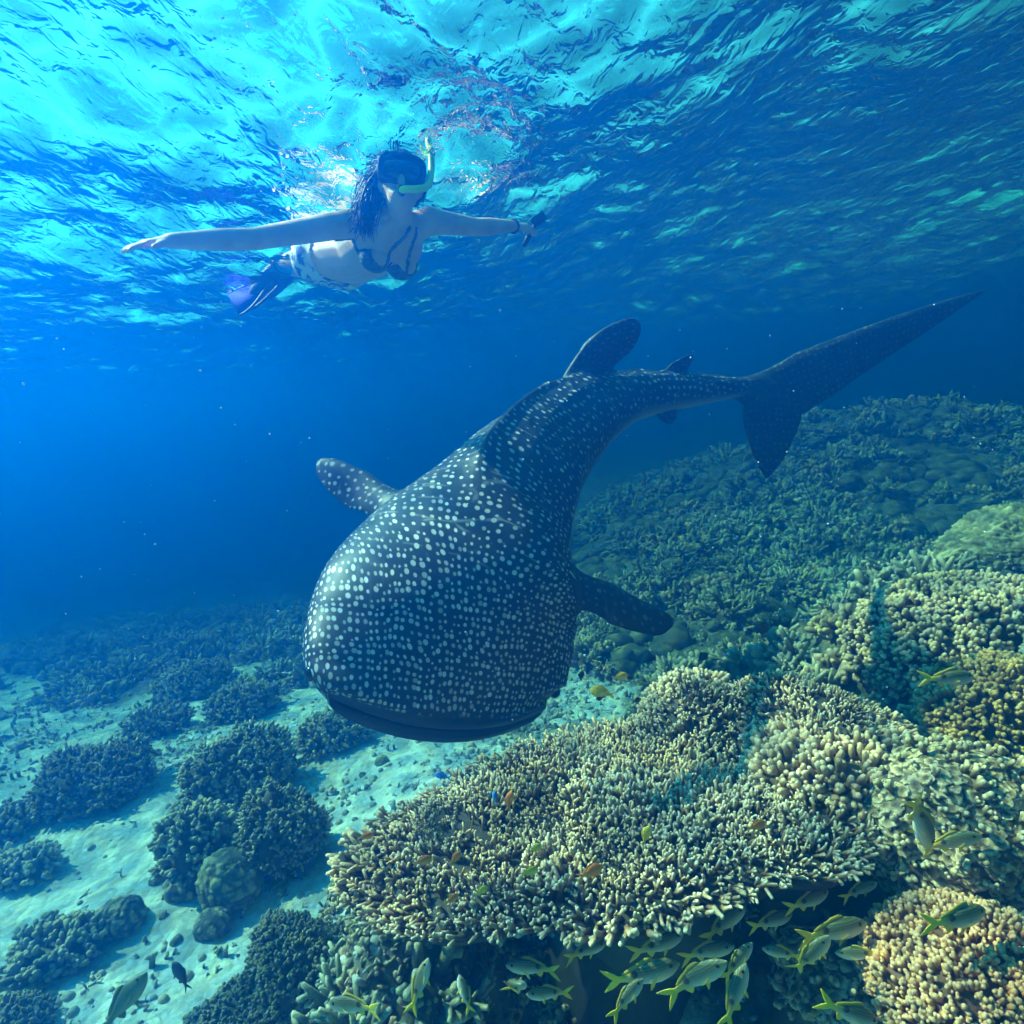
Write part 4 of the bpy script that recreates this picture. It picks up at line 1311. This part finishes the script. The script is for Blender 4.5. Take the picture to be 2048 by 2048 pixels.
ytop = Mat("yellow snorkel band")
ytop.set((0.75, 0.72, 0.02), 0.4)
link("band", mesh_data("band", *tube(spath[30:34], 0.0155, 14), mats=[ytop.m]), sn_)

# swim fins
blue = Mat("blue fin blade")
blue.set(blue.ramp(blue.noise(20.0, blue.n("ShaderNodeNewGeometry").outputs["Position"]), [(0.35, (0.004, 0.008, 0.30)), (0.7, (0.010, 0.020, 0.62))]), 0.7, None, Specular_IOR_Level=0.1)
navy = plain("dark fin rubber", (0.012, 0.014, 0.05), 0.5, 0.2)
for an, fd, wside in ((AL, FD, 1), (AR, FDR, -1)):
    ws = unit(np.cross(fd, unit(-fwd * 0.8 + up * 0.5)))
    wn_ = np.cross(ws, fd)
    t = np.linspace(0, 1, 10)
    half = 0.045 + 0.055 * smooth(0.1, 0.9, t)
    cen = an + fd * (0.11 + 0.24 * t)[:, None] + wn_ * (0.05 * t ** 2)[:, None]
    rows = np.stack([cen - ws * half[:, None] + wn_ * 0.004, cen + wn_ * 0.004, cen + ws * half[:, None] + wn_ * 0.004, cen + ws * half[:, None] - wn_ * 0.004, cen - wn_ * 0.004, cen - ws * half[:, None] - wn_ * 0.004], 1)
    FQ = np.concatenate([grid_faces(10, 6, True), [[0, 1, 4, 5], [1, 2, 3, 4], [59, 58, 55, 54], [58, 57, 56, 55]]])
    pk = link("swim_fin", mesh_data("swim_fin", *tube(an + fd * np.array([-0.03, 0.04, 0.12, 0.22, 0.27])[:, None], [0.040, 0.048, 0.046, 0.040, 0.02], 16, 0.75), mats=[navy]), person)
    link("blade", mesh_data("blade", rows.reshape(-1, 3), quads_to_tris(FQ), mats=[blue.m], smooth_shade=False), pk)
    for s in (-1, 1):
        link("rail", mesh_data("rail", *tube(cen + ws * (half * s)[:, None], np.linspace(0.011, 0.006, 10), 8), mats=[navy]), pk)

# the dark gadget in the far hand
gd = P(534, 224, 2.985)
dk = plain("matt black plastic", (0.012, 0.013, 0.016), 0.4, 0.2)
gd_r = unit(right * 0.8 + up * 0.5)
gd_u = unit(np.cross(gd_r, -fwd))
gd_u = gd_u * np.sign(gd_u @ up)
gd_f = unit(np.cross(gd_r, gd_u))
bm = bmesh.new()
bmesh.ops.create_cube(bm, size=1.0)
bmesh.ops.bevel(bm, geom=bm.edges[:] + bm.verts[:], offset=0.12, segments=2, affect='EDGES')
for v in bm.verts:
    v.co = Vector(gd + gd_r * (v.co.x * 0.075 + 0.03) + gd_u * (v.co.y * 0.045 + 0.005) + gd_f * v.co.z * 0.035)
gme = bpy.data.meshes.new("handheld_gadget")
bm.to_mesh(gme)
bm.free()
gme.materials.append(dk)
gad = link("handheld_gadget", gme, label="small black gadget held in the snorkeller's far hand", category="gadget")
link("grip", mesh_data("grip", *tube(np.array([gd + gd_r * 0.02, gd - gd_r * 0.04 - gd_u * 0.03, gd - gd_r * 0.10 - gd_u * 0.065]), [0.013, 0.014, 0.012], 10), mats=[dk]), gad)
link("wrist_strap", mesh_data("wrist_strap", *tube(WR + unit(WR - ER) * 0.005 + 0.029 * (np.cos(np.linspace(0, 6.28, 18))[:, None] * unit(np.cross(WR - ER, up)) + np.sin(np.linspace(0, 6.28, 18))[:, None] * unit(np.cross(WR - ER, np.cross(WR - ER, up)))), 0.006, 6), mats=[dk]), gad)

# ------------------------------------------------------------------ fish
def fish_mesh(name, mat, depth=0.30, width=0.13, fork=0.5, bend=0.0, seed=0, dorsal=0.055, tail_h=0.30, peak=0.36):
    """Fish one unit long, head at +x, back at +z; body, tail and fins in one mesh, 'zone' 0 body, 1 fins and tail."""
    bag = Bag()
    t = np.linspace(0, 1, 22)
    x = 0.5 - 0.80 * t
    h = depth / 2 * np.interp(t, [0, 0.04, 0.15, peak, 0.6, 0.85, 1.0], [0.08, 0.32, 0.72, 1.0, 0.82, 0.34, 0.26])
    w = width / 2 * np.interp(t, [0, 0.04, 0.15, 0.34, 0.6, 0.85, 1.0], [0.12, 0.4, 0.85, 1.0, 0.75, 0.25, 0.10])
    k = np.array([.25, .5, .25])
    h[1:-1] = np.convolve(h, k, 'same')[1:-1]
    th_ = np.linspace(0, 2 * np.pi, 16, endpoint=False)
    zc = 0.02 * depth * np.sin(t * np.pi) - 0.015 * (1 - t)
    ring = np.stack([np.broadcast_to(x[:, None], (22, 16)), w[:, None] * np.sin(th_), zc[:, None] + h[:, None] * np.cos(th_)], -1)
    V = np.concatenate([ring.reshape(-1, 3), [[x[0] + 0.008, 0, zc[0]]], [[x[-1] - 0.005, 0, zc[-1]]]])
    F = quads_to_tris(grid_faces(22, 16, True))
    q = np.arange(16)
    F = np.concatenate([F, np.stack([np.full(16, 352), q, (q + 1) % 16], -1), np.stack([np.full(16, 353), 336 + (q + 1) % 16, 336 + q], -1)])
    zn = np.concatenate([np.repeat(smooth(0.72, 1.0, t) * 0.9, 16), [0, 1]])
    bag.add(V, F, zone=zn)
    def sheet(le, te, th0=0.010):
        fv, ff, _ = blade(np.array(le), np.array(te), (th0, th0 * 0.7, th0 * 0.3), n=8, m=5)
        bag.add(fv, ff, zone=1.0)
    th2 = tail_h / 2
    sheet([(-0.24, 0, 0.0), (-0.36, 0, th2 * 0.62), (-0.50, 0, th2)], [(-0.30, 0, -0.03), (-0.40, 0, 0.02), (-0.505, 0, th2 * 0.93)], 0.02)
    sheet([(-0.24, 0, 0.0), (-0.36, 0, -th2 * 0.62), (-0.50, 0, -th2)], [(-0.30, 0, 0.03), (-0.40, 0, -0.02), (-0.505, 0, -th2 * 0.93)], 0.02)
    zt_ = lambda xx: np.interp(xx, x[::-1], (zc + h)[::-1])
    zb_ = lambda xx: np.interp(xx, x[::-1], (zc - h)[::-1])
    xs = np.linspace(0.20, -0.22, 12)
    hd = dorsal * np.array([0.5, 0.9, 1, 1, 0.9, 0.8, 0.7, 0.75, 0.8, 0.75, 0.6, 0.3])
    low = np.stack([xs, 0 * xs, zt_(xs) - 0.012], -1)
    hi_ = np.stack([xs - 0.03, 0 * xs, zt_(xs) + hd], -1)
    rows = np.stack([low + [0, 0.005, 0], hi_ + [0, 0.0015, 0], hi_ - [0, 0.0015, 0], low - [0, 0.005, 0]], 1)
    bag.add(rows.reshape(-1, 3), quads_to_tris(grid_faces(12, 4, True)), zone=0.45)
    sheet([(-0.05, 0, zb_(-0.05) + 0.01), (-0.09, 0, zb_(-0.09) - 0.05), (-0.13, 0, zb_(-0.13) - 0.085)], [(-0.19, 0, zb_(-0.19) + 0.01), (-0.18, 0, zb_(-0.18) - 0.03), (-0.15, 0, zb_(-0.15) - 0.08)])
    sheet([(0.16, 0, zb_(0.16) + 0.01), (0.12, 0, zb_(0.12) - 0.05), (0.07, 0, zb_(0.07) - 0.10)], [(0.09, 0, zb_(0.09) + 0.01), (0.075, 0, zb_(0.08) - 0.04), (0.06, 0, zb_(0.06) - 0.09)])
    for s in (-1, 1):
        y0 = width / 2 * 0.9
        sheet([(0.20, s * y0, -0.03), (0.13, s * (y0 + 0.025), -0.045), (0.06, s * (y0 + 0.03), -0.06)], [(0.19, s * y0, -0.055), (0.12, s * (y0 + 0.025), -0.075), (0.06, s * (y0 + 0.03), -0.065)])
    V, F = bag.arrays()
    V[:, 1] += bend * np.where(V[:, 0] < 0.1, (V[:, 0] - 0.1) ** 2, 0)
    return mesh_data(name, V, F, {"zone": ('FLOAT', np.concatenate(bag.A["zone"]))}, mats=[mat])

def fish_mat(name, back, belly, fin, spot=None, lines=0.0):
    m = Mat(name)
    co = m.n("ShaderNodeTexCoord").outputs["Object"]
    sx = m.n("ShaderNodeSeparateXYZ")
    m.l(co, sx.inputs[0])
    c = m.ramp(m.math('MULTIPLY_ADD', sx.outputs[2], 3.2, 0.5), [(0.15, belly), (0.38, tuple(0.5 * (a + b) for a, b in zip(back, belly))), (0.62, back), (0.95, tuple(0.6 * a for a in back))])
    if lines:
        wv = m.math('SINE', m.math('MULTIPLY', sx.outputs[2], 190.0))
        c = m.mix(m.math('MULTIPLY', m.math('GREATER_THAN', wv, 0.55), lines), c, (0.42, 0.36, 0.06))
    if spot:
        vm = m.n("ShaderNodeVectorMath", operation='DISTANCE')
        cz = m.n("ShaderNodeCombineXYZ")
        m.l(sx.outputs[0], cz.inputs[0])
        m.l(sx.outputs[2], cz.inputs[2])
        m.l(cz.outputs[0], vm.inputs[0])
        vm.inputs[1].default_value = (spot[0], 0, spot[1])
        c = m.mix(m.ramp(vm.outputs["Value"], [(0.038, (1, 1, 1)), (0.052, (0, 0, 0))]), c, (0.006, 0.006, 0.008))
    c = m.mix(m.attr("zone").outputs["Fac"], c, fin)
    vor = m.n("ShaderNodeTexVoronoi", i_Scale=70.0)
    m.l(co, vor.inputs["Vector"])
    return m.set(c, 0.38, m.bump(vor.outputs["Distance"], 0.25, 0.01), Specular_IOR_Level=0.5)

FM_SNAP = fish_mat("olive snapper scales", (0.13, 0.14, 0.06), (0.95, 0.88, 0.70), (1.0, 0.66, 0.0), (-0.10, 0.045), 0.35)
FM_ORANGE = fish_mat("orange fish scales", (1.0, 0.24, 0.0), (1.0, 0.36, 0.04), (1.0, 0.34, 0.02))
FM_YELLOW = fish_mat("yellow fish scales", (1.0, 0.66, 0.01), (1.0, 0.75, 0.08), (1.0, 0.60, 0.02))
FM_BLUE = fish_mat("blue fish scales", (0.03, 0.22, 0.70), (0.10, 0.35, 0.75), (0.05, 0.30, 0.70))
FM_BLACK = fish_mat("black fish scales", (0.010, 0.011, 0.016), (0.02, 0.022, 0.03), (0.012, 0.012, 0.02))
FM_GREEN = fish_mat("green wrasse scales", (0.10, 0.17, 0.09), (0.30, 0.36, 0.18), (0.16, 0.22, 0.08))
EYE = plain("fish eye", (0.008, 0.008, 0.010), 0.1, 0.1)
SNAP = [fish_mesh("snapper", FM_SNAP, 0.30, 0.13, bend=b) for b in (0.0, 0.28, -0.28)]
DAMS = {"orange": fish_mesh("reef_fish", FM_ORANGE, 0.46, 0.17, tail_h=0.32), "yellow": fish_mesh("reef_fish", FM_YELLOW, 0.50, 0.17, tail_h=0.32),
        "blue": fish_mesh("reef_fish", FM_BLUE, 0.42, 0.17, tail_h=0.30), "black": fish_mesh("damselfish", FM_BLACK, 0.56, 0.18, tail_h=0.36, dorsal=0.12),
        "dark": fish_mesh("damselfish", FM_BLACK, 0.38, 0.16, tail_h=0.26), "green": fish_mesh("wrasse", FM_GREEN, 0.32, 0.14, tail_h=0.22, dorsal=0.06)}
ev, ef = ICO1
EYE_ME = mesh_data("eye", ev, ef, mats=[EYE])

def put_fish(name, data, x2, y2, len2, ang, d, label, cat, group, turn=0.0, eyes=False, depth_=0.30):
    c = P(x2 / 2.0, y2 / 2.0, d)
    L = len2 / 2.0 / FPX * d
    a = math.radians(ang)
    f = right * math.cos(a) + up * math.sin(a)
    u = -right * math.sin(a) + up * math.cos(a)
    if u @ up < -0.05:
        u = -u
    f = unit(f * math.cos(turn) + fwd * math.sin(turn))
    u = unit(u - f * (u @ f))
    v = np.cross(u, f)
    L = L / max(0.35, math.cos(turn))
    M3 = np.stack([f, v, u], -1) * L
    o = link(name, data, label=label, category=cat, group=group)
    o.matrix_world = Matrix(((*M3[0], c[0]), (*M3[1], c[1]), (*M3[2], c[2]), (0, 0, 0, 1)))
    if eyes:
        for s in (-1, 1):
            e = bpy.data.objects.new("eye", EYE_ME)
            e.parent = o
            e.location = (0.375, s * 0.048, 0.028)
            e.scale = (0.026, 0.012, 0.026)
            COL.objects.link(e)
    return o

GS = "snappers sheltering under the coral table"
snappers = [
    (1664, 1862, 150, 10, 1.34, 0.1, "yellow tailed snapper at the cave mouth, largest fish right of the school"),
    (1284, 1950, 158, 14, 1.27, 0.1, "plump spotted snapper in the middle of the school, yellow tail to the left"),
    (1388, 1956, 150, 38, 1.24, -0.2, "spotted snapper swimming steeply up just right of the plump one"),
    (1470, 1992, 118, 62, 1.22, 0.3, "yellow backed snapper climbing nose up near the bottom edge"),
    (1622, 1912, 120, 66, 1.30, -0.3, "snapper hanging nose up directly below the large cave mouth fish"),
    (1446, 1846, 112, 28, 1.42, 0.2, "dim snapper close beneath the coral lip with silvery belly"),
    (1566, 1906, 78, 172, 1.36, 0.2, "small pale snapper facing left under the cave mouth"),
    (1616, 1802, 100, 14, 1.42, 0.3, "slim pale snapper high under the coral table's right end"),
    (1716, 1780, 78, 32, 1.44, -0.2, "slender silvery snapper highest under the right end of the table"),
    (1474, 1924, 92, 40, 1.30, 0.3, "orange finned snapper half hidden behind the steep spotted one"),
    (1314, 1890, 120, 17, 1.42, 0.2, "thin shaded snapper above the plump spotted one"),
    (1412, 1902, 110, 20, 1.40, -0.2, "shaded snapper between the coral lip and the steep spotted one"),
    (1540, 1842, 100, 10, 1.46, 0.2, "faint snapper deep in shade left of the large cave mouth fish"),
    (1914, 1838, 150, 4, 1.20, 0.3, "dark green snapper over the pale mound at the right"),
    (1840, 1640, 140, -62, 1.36, 0.2, "mottled snapper diving nose down beside the table's right end"),
    (1900, 1684, 110, 26, 1.38, -0.3, "green snapper rising over the pale knobbed mound"),
    (1896, 1356, 112, 3, 1.75, 0.1, "lone slender snapper with bright tail high on the right reef"),
    (1252, 1996, 96, 42, 1.22, 0.2, "snapper with yellow tail low below the plump spotted one"),
    (1722, 1908, 90, -172, 1.32, 0.3, "small snapper with yellow tail spread against the rubble at right"),
    (1700, 2026, 140, -24, 1.16, 0.2, "large greenish snapper cut by the bottom edge at right"),
    (1030, 1968, 84, 78, 1.26, -0.9, "snapper seen end on with yellow tail below the table's front lip"),
    (838, 1972, 84, 70, 1.28, 0.5, "snapper hanging nose up below the table's left front lip"),
    (1066, 1934, 110, 184, 1.38, 0.2, "shaded snapper facing left just under the front lip"),
    (930, 1990, 70, 110, 1.26, 0.3, "small pale green snapper pointing up left of the end on one"),
    (1100, 1986, 96, 172, 1.34, -0.2, "dim yellow tailed snapper facing left near the bottom edge"),
    (710, 2010, 120, 190, 1.20, 0.3, "broad green snapper over the rubble at the bottom left of the table"),
    (1170, 1900, 90, 12, 1.44, 0.2, "barely lit snapper deep under the middle of the table"),
]
for i, (x2, y2, ln, an, d, tn, lb) in enumerate(snappers):
    put_fish("snapper", SNAP[i % 3], x2, y2, ln, an, d, lb, "fish", GS, tn, True)
GO = "small reef fish over the coral table"
small = [
    ("orange", 730, 1673, 26, 10, 1.62, "tiny dusky orange fish off the table's left rim over sand"),
    ("orange", 1019, 1602, 30, 80, 1.62, "tiny orange fish nose up over the upper left of the table"),
    ("orange", 845, 1722, 32, 15, 1.45, "bright orange fish at the left of the table"),
    ("orange", 910, 1717, 26, 50, 1.46, "orange fish just right of the bright orange one at left"),
    ("yellow", 1071, 1697, 24, 20, 1.48, "tiny mustard fish in the centre of the table"),
    ("yellow", 1058, 1744, 30, 15, 1.42, "mustard fish below the centre of the table"),
    ("orange", 1180, 1744, 44, 20, 1.42, "largest orange fish over the middle of the table"),
    ("yellow", 1292, 1671, 30, 70, 1.50, "yellow fish tilted nose up right of the table's middle"),
    ("orange", 903, 1798, 26, 30, 1.34, "orange fish above the table's left front lip"),
    ("yellow", 962, 1782, 24, 30, 1.36, "tiny yellow fish near the table's left front lip"),
    ("yellow", 1240, 1354, 28, 10, 2.30, "lone bright yellow fish over the pale gap right of the shark's mouth"),
    ("orange", 1512, 1652, 36, 15, 1.45, "bright orange fish at the right of the table"),
    ("blue", 886, 1552, 28, 170, 1.72, "tiny blue fish above the table's upper left rim"),
    ("blue", 990, 1595, 20, 100, 1.64, "tiny blue fish beside the nose up orange fish"),
    ("yellow", 1205, 1385, 40, 170, 2.20, "blurred olive yellow fish close right of the shark's mouth"),
]
for c_, x2, y2, ln, an, d, lb in small:
    put_fish("reef_fish", DAMS[c_], x2, y2, ln * 1.25, an, d - (0.07 if d < 2 else 0), lb, "fish", GO, 0.2)
GD = "dark damselfish over the reef"
dark = [
    ("black", 1303, 1318, 22, 30, 2.6, "small black damselfish left of a pair above the coral knoll"),
    ("black", 1405, 1315, 28, 35, 2.5, "black damselfish above the rear of the coral table"),
    ("black", 1453, 1343, 22, 10, 2.4, "black damselfish just over the small coral knoll"),
    ("black", 1163, 1352, 20, 80, 2.3, "tiny black damselfish touching the shark's cheek"),
    ("black", 1262, 1356, 18, 160, 2.3, "tiny black damselfish beside the yellow fish"),
    ("black", 1201, 1396, 18, 200, 2.2, "tiny black damselfish below the olive yellow fish"),
    ("black", 1274, 1401, 18, 20, 2.2, "tiny black damselfish over the rear rim of the table"),
    ("dark", 1519, 1259, 48, 8, 3.0, "dark fish below the shark's right pectoral fin tip"),
    ("dark", 362, 1952, 62, 128, 1.95, "dark fish over bright sand at the bottom left"),
]
for c_, x2, y2, ln, an, d, lb in dark:
    put_fish("damselfish", DAMS[c_], x2, y2, ln, an, d, lb, "fish", GD, 0.2)
put_fish("wrasse", DAMS["green"], 246, 2006, 130, 54, 1.55, "large dark green wrasse slanting up from the bottom edge", "fish", None, 0.2, True)

# drifting specks of plankton in the open water
g = np.random.default_rng(77)
pc = np.array([P(g.uniform(0, 1024), g.uniform(300, 720), d) for d in g.uniform(0.8, 3.5, 260)])
pc = pc[(pc[:, 2] < -0.1)]
bag = Bag()
for c in pc:
    V, F = ICO1
    bag.add(c + V * g.uniform(0.0006, 0.0016) * g.uniform(0.6, 1.6, 3), F)
pm = plain("translucent plankton", (0.75, 0.8, 0.8), 0.6, 0.1)
link("plankton", bag.mesh("plankton", [pm]), kind="stuff", label="pale specks of plankton drifting in the blue water", category="plankton")
